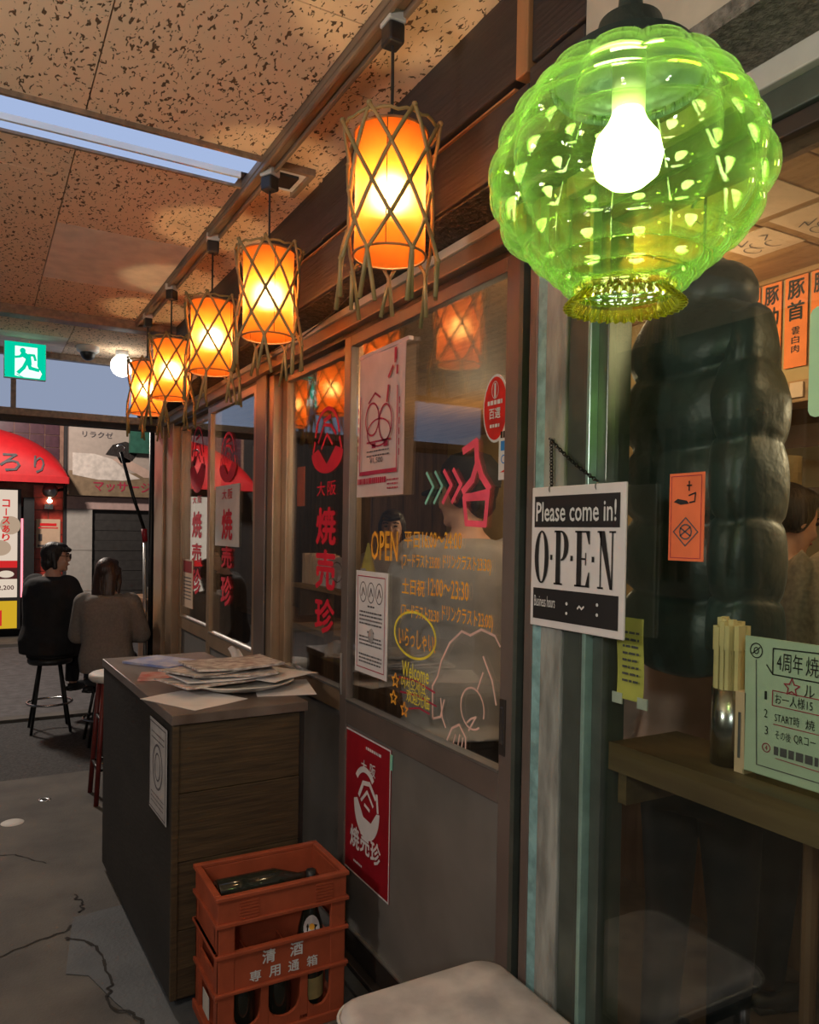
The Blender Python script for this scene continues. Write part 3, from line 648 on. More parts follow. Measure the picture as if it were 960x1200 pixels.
obj('hair_shape', MB().flat([(.50, .62), (.60, .77), (.78, .83), (.95, .78), (.95, .65), (.85, .52), (.72, .50), (.66, .60)], [tuple(range(8))], pg3), 'hair', ms)
obj('lettering', text_fit(MB(), 'リラクゼ', .18, .86, .42, .09, pg2, .005), 'ink_grey', ms); obj('lettering', text_fit(MB(), 'マッサージ', .34, .07, .82, .15, pg2, .02), 'ink_crimson', ms)
obj('green_signboard', B(0.78, 1.2, 12.15, 12.262, 2.74, 3.08), 'green_board', None, label='small green board over the massage sign', cat='board')

# ---- passage end: black post, pole with hook, dark name board, exit sign, dome camera, globe
obj('black_post', MB().tube([(0.005, 6.42, 0), (0.005, 6.42, 2.9)], .022, 10), 'black_metal', None, smooth=True, label='slim black post at the far end of the shop front', cat='post')
hp = thing('awning_pole', (-0.04, 6.36, 0), 'long hooked awning pole leaning beside the black post', 'pole')
obj('lower_tube', MB().tube([(-0.036, 6.38, 0.0), (-0.05, 6.38, 1.50)], .016, 10), 'aluminium', hp, smooth=True)
obj('joint', MB().tube([(-0.05, 6.38, 1.50), (-0.058, 6.38, 1.60)], .022, 10), 'poster_red', hp, smooth=True)
obj('upper_rod', MB().tube([(-0.058, 6.38, 1.60), (-0.14, 6.39, 1.85), (-0.235, 6.40, 2.20)], .013, 8), 'black_metal', hp, smooth=True)
obj('hook', MB().tube([(-0.235 + .028 * math.cos(t), 6.40, 2.225 + .03 * math.sin(t)) for t in [PI * k / 7 - .5 for k in range(9)]], .007, 6), 'steel', hp, smooth=True)
nb = thing('name_board', (0.06, 6.3, 0), 'narrow black board with white strokes beside the far door', 'board')
obj('board', B(0.03, 0.055, 6.15, 6.40, 0, 2.46), 'dark_wall', nb); pnb = xplane(0.027, 6.38, 2.0)
obj('strokes', MB().stroke([(.02, .07), (.2, .10)], .012, pnb).stroke([(.08, .12), (.08, .05)], .012, pnb).stroke([(.06, .0), (.2, .02)], .012, pnb).stroke([(.1, .02), (.1, -.12)], .012, pnb).stroke([(.16, .03), (.16, -.1)], .012, pnb), 'white_print', nb)
wz = struct('wall_stall', (0.5, 6.3, 0), 'end wall past the far door')
obj('stall_wall', B(0.06, 3.0, 6.23, 6.40, 0, 3.05), 'dark_wall', wz)
ht = thing('high_table', (0.15, 6.8, 0), 'brown standing counter the two women sit at', 'table')
obj('top', B(-0.02, 0.55, 6.44, 7.06, 0.99, 1.03), 'orange_wood', ht, bev=0.005); obj('side', B(0.03, 0.5, 6.47, 6.50, 0, 0.99), 'room_plank', ht); obj('side', B(0.03, 0.5, 7.0, 7.03, 0, 0.99), 'room_plank', ht); obj('front', B(0.02, 0.05, 6.47, 7.03, 0, 0.99), 'room_plank', ht)
obj('cup', MB().lathe([(0, 0), (.03, 0), (.036, .09), (.032, .09), (.027, .008), (0, .008)], 14, (0.03, 6.62, 1.03)), 'ivory', None, smooth=True, label='small pale cup on the standing counter', cat='cup')

EX, EY, EZ = -1.072, 5.676, 2.570
ex = thing('exit_sign', (-0.945, EY, 2.70), 'green running man exit sign hanging under the ceiling', 'sign')
obj('case', B(EX, EX + .25, EY, EY + .034, EZ, EZ + .241), 'white_plastic', ex, bev=0.004); obj('bracket', B(EX + .10, EX + .15, EY + .008, EY + .026, EZ + .236, ZC), 'white_plastic', ex)
pe = yplane(EX, EY - .003, EZ); pe2 = yplane(EX, EY - .005, EZ); pe3 = yplane(EX, EY - .007, EZ); q = .86
def qs(L): return [(x * q, y * q) for x, y in L]
obj('face', MB().rect(.004, .004, .247, .237, pe), 'exit_green', ex)
obj('doorway', MB().flat(qs([(.075, .02), (.075, .245), (.228, .245), (.228, .105), (.262, .05), (.245, .012), (.13, .012)]), [tuple(range(7))], pe2), 'exit_white', ex)
rm = MB(); rm.disc(.128 * q, .212 * q, .020 * q, .022 * q, pe3)
for p_, w_ in (([(.128, .188), (.165, .165), (.17, .12)], .040), ([(.17, .185), (.205, .185), (.215, .150)], .018), ([(.14, .18), (.105, .165), (.08, .16)], .018), ([(.165, .13), (.18, .085), (.235, .075)], .026), ([(.155, .13), (.135, .085), (.10, .045)], .026)): rm.stroke(qs(p_), w_ * q, pe3)
obj('running_man', rm, 'exit_green', ex)
obj('floor_wedge', MB().flat(qs([(.09, .035), (.135, .012), (.12, .012), (.085, .03)]), [(0, 1, 2, 3)], pe3), 'exit_green', ex)
sc_ = thing('dome_camera', (-0.566, 5.676, ZC), 'white dome security camera on the ceiling past the exit sign', 'camera')
obj('base', MB().lathe([(.073, 0), (.073, -.03), (.06, -.043), (0, -.043)], 20, (-0.566, 5.676, ZC)), 'white_plastic', sc_, smooth=True); obj('dome', MB().ell((-0.566, 5.676, ZC - .044), .050, .050, .053), 'black_plastic', sc_, smooth=True)
gl = thing('globe_light', (-0.343, 5.693, ZC), 'glowing white globe light on the ceiling behind the lanterns', 'lamp')
obj('globe', MB().ell((-0.343, 5.693, 2.731), .076, .076, .076, 20, 12), 'globe_glow', gl, smooth=True); obj('cap', MB().lathe([(.043, 0), (.043, -.03), (0, -.03)], 16, (-0.343, 5.693, ZC)), 'white_plastic', gl, smooth=True)

# ================================================================== rattan lanterns
lanterns = [(-0.375, 1.625), (-0.367, 2.52), (-0.377, 3.20), (-0.379, 3.956), (-0.3815, 4.558)]
ZL = ZC - .020
LT = thing('rattan_lantern', (-0.375, 1.625, ZL), 'nearest rattan lantern with lattice of canes, beside the green glass lamp', 'lantern', 'rattan lanterns hanging from the ceiling rail', local=True)
_obj = obj
def obj(name, mb, *a, **k):      # lantern parts are drawn on a 1:0.86 plan
    return _obj(name, mb.move(Matrix.Scale(0.86, 4)), *a, **k)
obj('plug_box', B(-.026, .026, -.03, .03, -.03, .005), 'ivory', LT, bev=0.003); obj('plug', B(-.024, .024, -.028, .028, -.085, -.03), 'black_plastic', LT, bev=0.006)
obj('cord', MB().tube([(0, 0, -.08), (0.001, 0, -.2), (0, 0, -.41)], .0045, 6), 'black_plastic', LT)
obj('socket', MB().lathe([(0, -.40), (.017, -.40), (.019, -.45), (0, -.45)], 12), 'black_plastic', LT, smooth=True)
obj('bulb', MB().ell((0, 0, -.495), .031, .031, .042, 16, 10), 'lantern_bulb', LT, smooth=True)
sh = obj('shade', MB().lathe([(.098, -.655), (.096, -.46), (.099, -.325)], 40), 'lantern_paper', LT, smooth=True)
obj('shade_seam', MB().tube([(-.055, -.083, -.655), (-.055, -.083, -.325)], .0013, 4), 'black_plastic', sh)
for z in (-.655, -.325): obj('hoop', MB().tube([(.1 * math.cos(2 * PI * k / 32), .1 * math.sin(2 * PI * k / 32), z) for k in range(33)], .0035, 6, False), 'orange_wood', LT, smooth=True)
obj('spider', MB().tube([(-.098, 0, -.335), (0, 0, -.395), (.098, 0, -.335)], .0025, 5).tube([(0, -.098, -.335), (0, 0, -.395), (0, .098, -.335)], .0025, 5), 'black_metal', LT)
def cage_r(t): return 0.112 + 0.020 * (2 * t - 1) ** 2
rl = random.Random(4)
NC = 7
obj('top_hoop', MB().tube([(.127 * math.cos(2 * PI * k / 36), .127 * math.sin(2 * PI * k / 36), -.317 + .004 * math.sin(k * 2.2)) for k in range(37)], .0045, 6, False), 'cane', LT, smooth=True)
for fam in (1, -1):
    for i in range(NC):
        a0 = 2 * PI * (i + (0.22 if fam > 0 else 0.22)) / NC; pts = []
        for k in range(11):
            t = k / 10; a = a0 + fam * (t - .0) * 2 * PI / NC * 2.0 ; r_ = cage_r(t) + (.0035 if fam > 0 else -.001)
            pts.append((r_ * math.cos(a), r_ * math.sin(a), -.305 - t * .368))
        a += fam * rl.uniform(-.05, .22); L_ = rl.uniform(.10, .155); r2 = r_ + rl.uniform(-.012, .016)
        pts.append((r2 * math.cos(a), r2 * math.sin(a), -.673 - L_))
        obj('cane', MB().tube(pts, [.0056] * 11 + [.0064], 6), 'cane', LT, smooth=True)
kn = MB()
for i in range(NC):
    for j in range(5):
        a = 2 * PI * (i + .22) / NC + j * PI / NC; t = j / 4
        r_ = cage_r(t) + .003; kn.ell((r_ * math.cos(a), r_ * math.sin(a), -.305 - t * .368), .0085, .0085, .0075, 6, 4)
tag(obj('cane_knots', kn, 'cane', LT, smooth=True), kind='stuff')
obj = _obj
names = ['rattan lantern second from the green glass lamp', 'middle rattan lantern, third along the ceiling rail', 'fourth rattan lantern along the ceiling rail, between the middle and farthest', 'farthest rattan lantern beside the white globe light']
for k, (x, y) in enumerate(lanterns[1:]):
    dup(LT, (x, y, ZL), names[k], rz=0.5 + k * 0.9)

# ================================================================== green glass lamp
LX, LY, LZ = -0.594, 0.637, 1.99
gp = thing('green_glass_lamp', (LX, LY, LZ), 'large lobed green glass pendant lamp hanging in front of the window', 'lamp')
creases = [(.113, .080), (.088, .102), (.061, .123), (.029, .137), (-.025, .136), (-.063, .106), (-.084, .084), (-.100, .069), (-.113, .056)]
NL = 12; NS = 240; seq = []
def lobes(a, dep, n): return 1 - dep * (1 - abs(math.sin(a * n / 2)) ** .45)
for i in range(len(creases) - 1):
    (z0, r0), (z1, r1) = creases[i], creases[i + 1]; steps = 10; ln = math.hypot(z0 - z1, r0 - r1); bul = .27 * ln + .001
    for k in range(steps + (1 if i == len(creases) - 2 else 0)):
        t = k / steps; s_ = max(0, 1 - abs(2 * t - 1) ** 2.2) ** .7
        seq.append((r0 + (r1 - r0) * t + (z0 - z1) / ln * bul * s_, z0 + (z1 - z0) * t + (r1 - r0) / ln * bul * s_, i, s_))
ringsV = []
for (r_, z_, i, s_) in seq:
    n = NL if i < 5 else NL * 2; dep = (.125 if i < 5 else .06) * (0.25 + .75 * s_)
    ringsV.append([(LX + r_ * lobes(2 * PI * k / NS + .12, dep, n) * math.cos(2 * PI * k / NS), LY + r_ * lobes(2 * PI * k / NS + .12, dep, n) * math.sin(2 * PI * k / NS), LZ + z_) for k in range(NS)])
gg = obj('glass_globe', MB().loft(ringsV, cap=False), 'lamp_green', gp, smooth=True)
sm = gg.modifiers.new('s', 'SOLIDIFY'); sm.thickness = .0035; sm.offset = -1
rv = []
for (r_, z_, fl_) in ((.056, -.113, 0), (.052, -.118, .01), (.053, -.123, .03), (.059, -.129, .06), (.0625, -.134, .08), (.061, -.136, .08), (.051, -.124, .01)):
    rv.append([(LX + r_ * (1 + fl_ * math.cos(40 * PI * 2 * k / NS)) * math.cos(2 * PI * k / NS), LY + r_ * (1 + fl_ * math.cos(40 * PI * 2 * k / NS)) * math.sin(2 * PI * k / NS), LZ + z_) for k in range(NS)])
obj('flared_rim', MB().loft(rv, cap=False), 'lamp_rim', gp, smooth=True)
obj('collar', MB().lathe([(.084, .108), (.084, .119), (.078, .123), (.070, .126), (.070, .137), (.062, .142), (.040, .156), (.034, .176), (.014, .186), (.012, .215)], 40, (LX, LY, LZ)), 'socket_dark', gp, smooth=True)
beads = MB()
for k in range(44):
    a = 2 * PI * k / 44; beads.ell((LX + .0845 * math.cos(a), LY + .0845 * math.sin(a), LZ + .115), .0035, .0035, .006, 6, 4)
tag(obj('collar_beads', beads, 'socket_dark', gp, smooth=True), kind='stuff')
obj('bulb_socket', MB().lathe([(0, .14), (.018, .14), (.018, .080), (0, .080)], 16, (LX, LY, LZ)), 'white_plastic', gp, smooth=True)
obj('bulb', MB().lathe([(.001, -.004), (.020, .000), (.034, .012), (.0385, .031), (.034, .050), (.022, .066), (.016, .080)], 24, (LX, LY, LZ)), 'green_lamp_bulb', gp, smooth=True)
K = .001
for k in range(20):
    zc_ = LZ + .215 + .02 + k * .048
    if zc_ > ZC - .03: break
    obj('chain_link', MB().tube([(LX + (.011 * math.cos(t) if k % 2 else 0), LY + (0 if k % 2 else .011 * math.cos(t)), zc_ + .030 * math.sin(t)) for t in [2 * PI * j / 14 for j in range(15)]], .003, 5, False), 'socket_dark', gp, smooth=True)
obj('ceiling_hook', MB().lathe([(.035, ZC - LZ), (.03, ZC - .016 - LZ), (.006, ZC - .026 - LZ), (.006, ZC - .076 - LZ)], 16, (LX, LY, LZ)), 'socket_dark', gp, smooth=True)
# ================================================================== counter desk with papers
DK = thing('counter_desk', (-0.650, 2.59, 0), 'dark wooden counter desk standing before the sliding doors', 'desk', rz=math.radians(2.0), local=True)
DW, DD, DH = 0.480, 1.27, 0.988
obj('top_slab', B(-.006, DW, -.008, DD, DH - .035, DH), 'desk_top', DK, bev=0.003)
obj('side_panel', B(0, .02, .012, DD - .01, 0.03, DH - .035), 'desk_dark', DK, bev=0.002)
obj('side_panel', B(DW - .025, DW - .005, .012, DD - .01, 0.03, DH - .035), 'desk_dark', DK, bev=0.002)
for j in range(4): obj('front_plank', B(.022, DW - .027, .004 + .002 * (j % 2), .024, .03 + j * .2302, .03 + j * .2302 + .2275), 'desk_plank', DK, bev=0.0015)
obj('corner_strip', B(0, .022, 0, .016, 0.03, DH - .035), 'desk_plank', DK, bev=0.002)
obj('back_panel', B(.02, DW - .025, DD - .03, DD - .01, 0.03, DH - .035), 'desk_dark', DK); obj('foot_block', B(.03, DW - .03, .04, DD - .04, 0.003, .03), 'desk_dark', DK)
dn = thing('desk_notice', (-0.66, 2.8, 0.6), 'small white notice taped to the dark side of the desk', 'notice', rz=math.radians(2.0), local=True); dn.location = (-0.655, 2.61, 0)
obj('sheet', B(-.003, -.001, 0.03, 0.27, .60, .925), 'paper_grey', dn); pdn = plane((-.0042, .27, .60), (0, -1, 0), (0, 0, 1))
obj('border', MB().stroke([(.01, .01), (.23, .01), (.23, .315), (.01, .315), (.01, .01)], .004, pdn), 'ink_grey', dn); obj('drawing', MB().ring(.12, .17, .07, .08, .008, .008, pdn).ring(.12, .17, .04, .05, .006, .006, pdn), 'ink_grey', dn)
lines('print', pdn, .03, .21, .28, 2, .02, 'ink_grey', dn, seed=4); lines('print', pdn, .03, .21, .065, 3, .016, 'ink_grey', dn, seed=5)

def sheet(name, cx, cy, z, w_, d_, rz, th, mat, label, cat, curl=0.0, group=None, seed=0, waves=0.0):
    rnd = random.Random(seed); mbx = MB(); ph = rnd.uniform(0, 6)
    def f(z0):
        def g(u, v):
            x, y = (u - .5) * w_, (v - .5) * d_
            return (x, y, z0 + curl * max(0, abs(u - .5) - .25) ** 2 * 16 + waves * math.sin(u * 7 + v * 4 + ph))
        return g
    nu, nv = 12, 8
    mbx.grid(f(0), nu, nv); n = len(mbx.V); mbx.grid(f(th), nu, nv)
    mbx.F = [tuple(reversed(q)) for q in mbx.F[:nu * nv]] + mbx.F[nu * nv:]
    per = [i for i in range(nu)] + [nu + j * (nu + 1) for j in range(nv)] + [(nv + 1) * (nu + 1) - 1 - i for i in range(nu)] + [(nv - j) * (nu + 1) for j in range(nv)]
    for i, a in enumerate(per):
        b = per[(i + 1) % len(per)]; mbx.F.append((a, b, b + n, a + n))
    mbx.move(Matrix.Translation((cx, cy, z)) @ Matrix.Rotation(rz, 4, 'Z'))
    return obj(name, mbx, mat, None, smooth=False, label=label, cat=cat, group=group)
T0 = DH
sheet('paper_sheet', -0.53, 2.80, T0 + .001, .24, .30, .45, .0012, 'paper_white', 'loose white sheet under the papers at the desk corner', 'paper', seed=1, waves=.0006)
sheet('paper_sheet', -0.17, 2.86, T0 + .001, .22, .30, -.25, .0012, 'paper_white', 'loose white sheet sticking out under the plate by the doors', 'paper', seed=2)
plt = obj('oval_plate', MB().lathe([(0, 0), (.10, 0), (.125, .006), (.185, .028), (.19, .031), (.186, .033), (.125, .012), (.10, .008), (0, .008)], 40).move(Matrix.Translation((-0.32, 2.90, T0 + .003)) @ Matrix.Diagonal((1.06, .86, 1, 1))), 'plate', None, smooth=True, label='pale oval plate under the pile of newspapers on the desk', cat='plate')
pile = [(-.43, 2.96, .34, .24, .30, .006, 'newsprint', 'folded newspaper at the bottom of the pile on the desk'), (-.39, 2.98, .34, .24, .12, .006, 'paper_white', 'pale folded paper low in the pile on the desk'),
        (-.34, 2.99, .32, .25, -.12, .006, 'newsprint', 'folded newspaper in the middle of the desk pile, turned to the doors'), (-.42, 3.00, .32, .22, .42, .006, 'newsprint', 'folded newspaper in the pile with its corner toward the alley'),
        (-.33, 3.02, .35, .25, .08, .008, 'newsprint', 'printed newspaper lying on top of the desk pile')]
zc = T0 + .034
for i, (x, y, a, b, r_, th, m_, lb) in enumerate(pile):
    sheet('newspaper', x, y, zc, a, b, r_, th, m_, lb, 'newspaper', curl=.004, group='papers piled on the plate', seed=i, waves=.0015); zc += th + .005
sheet('paper_sheet', -0.18, 2.98, T0 + .040, .26, .28, .5, .0015, 'paper_white', 'white sheet drooping over the plate rim toward the doors', 'paper', curl=-.004, seed=12)
sheet('magazine', -0.47, 3.62, T0 + .001, .21, .29, .6, .010, 'magazine_blue', 'blue magazine lying on the desk behind the newspapers', 'magazine', seed=13)
sheet('magazine', -0.515, 3.27, T0 + .001, .17, .24, 1.3, .007, 'magazine_red', 'red edged magazine beside the newspapers on the desk', 'magazine', seed=15)
sheet('magazine', -0.27, 3.36, T0 + .001, .20, .27, 1.4, .012, 'magazine_yellow', 'yellow magazine lying behind the newspaper pile', 'magazine', seed=14)
sheet('magazine', -0.27, 3.37, T0 + .0145, .19, .27, 1.0, .008, 'newsprint', 'grey printed booklet on top of the yellow magazine', 'booklet', seed=16)
obj('paper_scrap', MB().grid(lambda u, v: (-.205 + .06 * u - .02 * v + .01 * math.sin(v * 3), 3.44 + .03 * v * u, T0 + .002 + .075 * v + .01 * math.sin(u * 5)), 5, 5).grid(lambda u, v: (-.205 + .06 * u - .02 * v + .01 * math.sin(v * 3), 3.4415 + .03 * v * u, T0 + .002 + .075 * v + .01 * math.sin(u * 5)), 5, 5), 'paper_white', None, label='crumpled white scrap standing up behind the papers', cat='paper')

# ================================================================== bottle crate
CR = thing('bottle_crate', (-0.572, 2.300, 0), 'red brown plastic sake bottle crate before the desk', 'crate', local=True)
W_, D_, H_ = 0.422, 0.270, 0.485; tw = 0.012
def frame_ring(z0, z1, out=0.0, t=tw, mbx=None):
    m = mbx or MB()
    m.box(-out, W_ + out, -out, t, z0, z1).box(-out, W_ + out, D_ - t, D_ + out, z0, z1).box(-out, t, t, D_ - t, z0, z1).box(W_ - t, W_ + out, t, D_ - t, z0, z1); return m
obj('top_rim', frame_ring(H_ - .014, H_, .010), 'crate', CR, bev=0.003)
obj('upper_band', frame_ring(H_ - .085, H_ - .014, .002), 'crate', CR, bev=0.002)
obj('rib', frame_ring(H_ - .095, H_ - .083, .010), 'crate', CR, bev=0.002)
obj('rib', frame_ring(.295, .307, .010), 'crate', CR, bev=0.002)
obj('rib', B(-.010, W_ + .010, -.010, tw, .178, .188), 'crate', CR, bev=0.002)
for x in (0, W_ - .052): obj('corner_post', B(x, x + .052, -.002, tw, 0, H_ - .09), 'crate', CR, bev=0.003); obj('corner_post', B(x, x + .052, D_ - tw, D_ + .002, 0, H_ - .09), 'crate', CR, bev=0.003)
fp = obj('front_panel', B(.052, W_ - .052, 0, tw, .185, .297), 'crate', CR); obj('back_panel', B(.052, W_ - .052, D_ - tw, D_, .1, .39), 'crate', CR)
# front lower lattice with three rounded windows
def arch_bar(mbx, x0, x1):
    mbx.box(x0, x1, 0, tw, .045, .185)
low = MB(); arch_bar(low, .135, .165); arch_bar(low, .262, .292)
obj('lower_bar', MB().box(.137, .163, 0, tw, .045, .180), 'crate', CR, bev=.002); obj('lower_bar', MB().box(.268, .294, 0, tw, .045, .180), 'crate', CR, bev=.002)
for k, (a, b) in enumerate(((.052, .137), (.163, .268), (.294, .370))):
    c_, hw = (a + b) / 2, (b - a) / 2; n = 10
    poly = [(a, 0)] + [(b, 0)] + [(c_ + hw * math.cos(PI * j / n), .095 - .045 * math.sin(PI * j / n)) for j in range(n + 1)]
    obj('lower_web', MB().prism(poly, (0, 0, .01), (1, 0, 0), (0, 0, 1), (0, 1, 0), tw), 'crate', CR)
obj('base_rim', frame_ring(0, .032, .008), 'crate', CR, bev=0.003); obj('base_plate', B(tw, W_ - tw, tw, D_ - tw, .008, .016), 'crate', CR)
for s_ in (0, W_ - tw):
    obj('side_panel', MB().box(s_, s_ + tw, .04, D_ - .04, .305, H_ - .09), 'crate', CR); obj('side_post', B(s_, s_ + tw, 0, .045, 0, .4), 'crate', CR); obj('side_post', B(s_, s_ + tw, D_ - .045, D_, 0, .4), 'crate', CR)
    obj('side_rib', B(s_ - .008 if s_ == 0 else s_, s_ + tw if s_ == 0 else s_ + tw + .008, 0, D_, .295, .307), 'crate', CR); obj('side_rib', B(s_ - .008 if s_ == 0 else s_, s_ + tw if s_ == 0 else s_ + tw + .008, 0, D_, .165, .177), 'crate', CR)
    obj('side_panel', B(s_ + .002, s_ + tw - .002, .045, D_ - .045, .177, .225), 'crate', CR)
obj('divider', B(tw, W_ - tw, D_ / 2 - .003, D_ / 2 + .003, .016, .20), 'crate', CR)
for x in (.148, .280): obj('divider', B(x - .003, x + .003, tw, D_ - tw, .016, .20), 'crate', CR)
for x in (.095, .345):
    g_ = MB()
    for j in range(6): g_.box(x - .03, x + .03, -.006, 0, H_ - .078 + j * .010, H_ - .078 + j * .010 + .005)
    obj('grip_ribs', g_, 'crate', CR)
pc = plane((0.06, -0.0016, .185), (1, 0, 0), (0, 0, 1))
write('lettering', '清', .080, .062, .042, .042, pc, 'white_print', CR, .02); write('lettering', '酒', .172, .062, .042, .042, pc, 'white_print', CR, .02)
for k, ch in enumerate('専用通箱'): write('lettering', ch, .040 + k * .063, .014, .036, .034, pc, 'white_print', CR, .018)
obj('side_sticker', B(-.003, -.001, .09, .16, .06, .13), 'ivory', CR)
def bottle(x, y, label, lying=False, neck_label=False, gold=False, s=1.0):
    b_ = thing('sake_bottle', (x, y, .0165), label, 'bottle', 'bottles in the crate', local=True)
    obj('body', MB().lathe([(0, 0), (.042, 0), (.045, .006), (.045, .21 * s), (.040, .25 * s), (.022, .31 * s), (.0145, .34 * s), (.014, .395 * s), (.0155, .397 * s), (.0155, .408 * s), (0, .408 * s)], 20), 'bottle_dark', b_, smooth=True)
    obj('cap', MB().lathe([(.0165, .395 * s), (.0165, .418 * s), (0, .418 * s)], 16), 'black_plastic', b_, smooth=True)
    if neck_label:
        v = []; n = 16
        def q(a_, z_):
            r0 = .0460 if z_ < .21 * s else .0460 - (z_ - .21 * s) * .30
            r0 = (.0458 if z_ <= .21 * s else .0458 - (z_ - .21 * s) / (.04 * s) * .005 if z_ < .25 * s else .0408 - (z_ - .25 * s) / (.06 * s) * .018) + .0012
            return (r0 * math.cos(a_), r0 * math.sin(a_), z_)
        mm = MB(); ca = -PI / 2 - .25; cz = .262 * s
        mm.add([q(ca, cz)] + [q(ca + .75 * math.cos(2 * PI * k / n), cz + .034 * math.sin(2 * PI * k / n)) for k in range(n)], [(0, k + 1, (k + 1) % n + 1) for k in range(n)])
        lb_ = obj('neck_label', mm, 'poster_white', b_)
        m2 = MB(); m2.add([tuple(1.004 * c if i < 2 else c for i, c in enumerate(q(ca, cz)))] + [tuple(1.01 * c if i < 2 else c for i, c in enumerate(q(ca + .25 * math.cos(2 * PI * k / 8), cz + .010 * math.sin(2 * PI * k / 8)))) for k in range(8)], [(0, k + 1, (k + 1) % 8 + 1) for k in range(8)])
        obj('label_mark', m2, 'paint_orange', lb_)
    if gold: obj('body_label', MB().lathe([(.0458, .05), (.0458, .12)], 20), 'label_gold', b_, smooth=True)
    return b_
cx0, cy0 = -0.572, 2.300
bottle(cx0 + .330, cy0 + .075, 'upright dark bottle with a white neck label in the crate', neck_label=True, gold=True, s=1.10)
bottle(cx0 + .215, cy0 + .075, 'dark bottle low in the middle front cell of the crate', s=.56)
bottle(cx0 + .095, cy0 + .075, 'dark bottle low in the left front cell of the crate', s=.54)
lb = thing('sake_bottle', (cx0 + .2, cy0 + .16, .36), 'dark bottle lying across the top of the crate', 'bottle', 'bottles in the crate', local=True); lb.location = (cx0 + .046, cy0 + .195, .405)
obj('body', MB().lathe([(0, 0), (.042, 0), (.045, .006), (.045, .20), (.022, .265), (.0145, .285), (.014, .325), (0, .325)], 20).move(Matrix.Rotation(PI / 2, 4, 'Y')), 'bottle_dark', lb, smooth=True); obj('cap', MB().lathe([(.0165, .318), (.0165, .336), (0, .336)], 16).move(Matrix.Rotation(PI / 2, 4, 'Y')), 'black_plastic', lb, smooth=True)
obj('base_ring', MB().lathe([(.030, -.001), (.042, -.0012)], 20).move(Matrix.Rotation(PI / 2, 4, 'Y')), 'grout', lb)

# ================================================================== stool in the foreground
SX, SY = -0.275, 1.420
def rrect(w_, d_, r_, z, n=7):
    out = []
    for cx, cy, a0 in ((w_ / 2 - r_, d_ / 2 - r_, 0), (-w_ / 2 + r_, d_ / 2 - r_, PI / 2), (-w_ / 2 + r_, -d_ / 2 + r_, PI), (w_ / 2 - r_, -d_ / 2 + r_, 3 * PI / 2)):
        for k in range(n): a = a0 + PI / 2 * k / (n - 1); out.append((cx + r_ * math.cos(a), cy + r_ * math.sin(a), z))
    return out
sl = thing('padded_stool', (SX, SY, 0), 'grey padded square stool nearest the camera', 'stool', local=True)
SW, SD = .445, .395
obj('cushion', MB().loft([rrect(SW - .02, SD - .02, .06, .470), rrect(SW, SD, .065, .475), rrect(SW + .004, SD + .004, .065, .495), rrect(SW - .004, SD - .004, .064, .511), rrect(SW - .03, SD - .03, .06, .519), rrect(SW - .12, SD - .12, .05, .523), rrect(.04, .04, .015, .525)]), 'vinyl_seat', sl, smooth=True)
obj('piping', MB().tube([(x, y, .498) for x, y, z in rrect(SW + .012, SD + .012, .07, 0)] + [rrect(SW + .012, SD + .012, .07, .498)[0]], .004, 6, False), 'ivory', sl, smooth=True)
obj('seat_band', MB().loft([rrect(SW - .01, SD - .01, .06, .44), rrect(SW - .01, SD - .01, .06, .472)]), 'black_metal', sl, smooth=True)
for sx in (-1, 1):
    for sy in (-1, 1): obj('leg', MB().tube([(sx * .17, sy * .145, .445), (sx * .19, sy * .165, 0)], .013, 10), 'steel', sl, smooth=True)
for sy in (-1, 1): obj('stretcher', MB().tube([(-.18, sy * .155, .2), (.18, sy * .155, .2)], .009, 8), 'steel', sl, smooth=True)

# ================================================================== hanging OPEN sign
sg = thing('open_sign', (-0.03, 1.35, 1.38), 'white and black OPEN sign hanging by a chain on the cement pillar', 'sign')
GX = -0.034
obj('board', B(GX, GX + .006, 1.190, 1.503, 1.382, 1.716), 'poster_white', sg, bev=0.002)
ps = xplane(GX - .001, 1.503, 1.382); ps2 = xplane(GX - .002, 1.503, 1.382)
obj('top_band', MB().rect(.012, .238, .298, .312, ps), 'ink_black', sg); obj('bottom_band', MB().rect(.012, .018, .298, .092, ps), 'ink_black', sg)
write('lettering', 'Please come in!', .020, .252, .268, .046, ps2, 'white_print', sg, .012)
write('lettering', 'Business hours', .018, .048, .076, .026, ps2, 'white_print', sg)
for xx, zz_ in ((.135, .040), (.235, .046)): obj('colon', MB().disc(xx, zz_ + .022, .004, .004, ps2, 8).disc(xx, zz_, .004, .004, ps2, 8), 'white_print', sg)
obj('tilde', MB().stroke([(.172, .054), (.178, .060), (.186, .054), (.193, .060)], .004, ps2), 'white_print', sg)
o_ = MB(); y0, hh = .104, .126
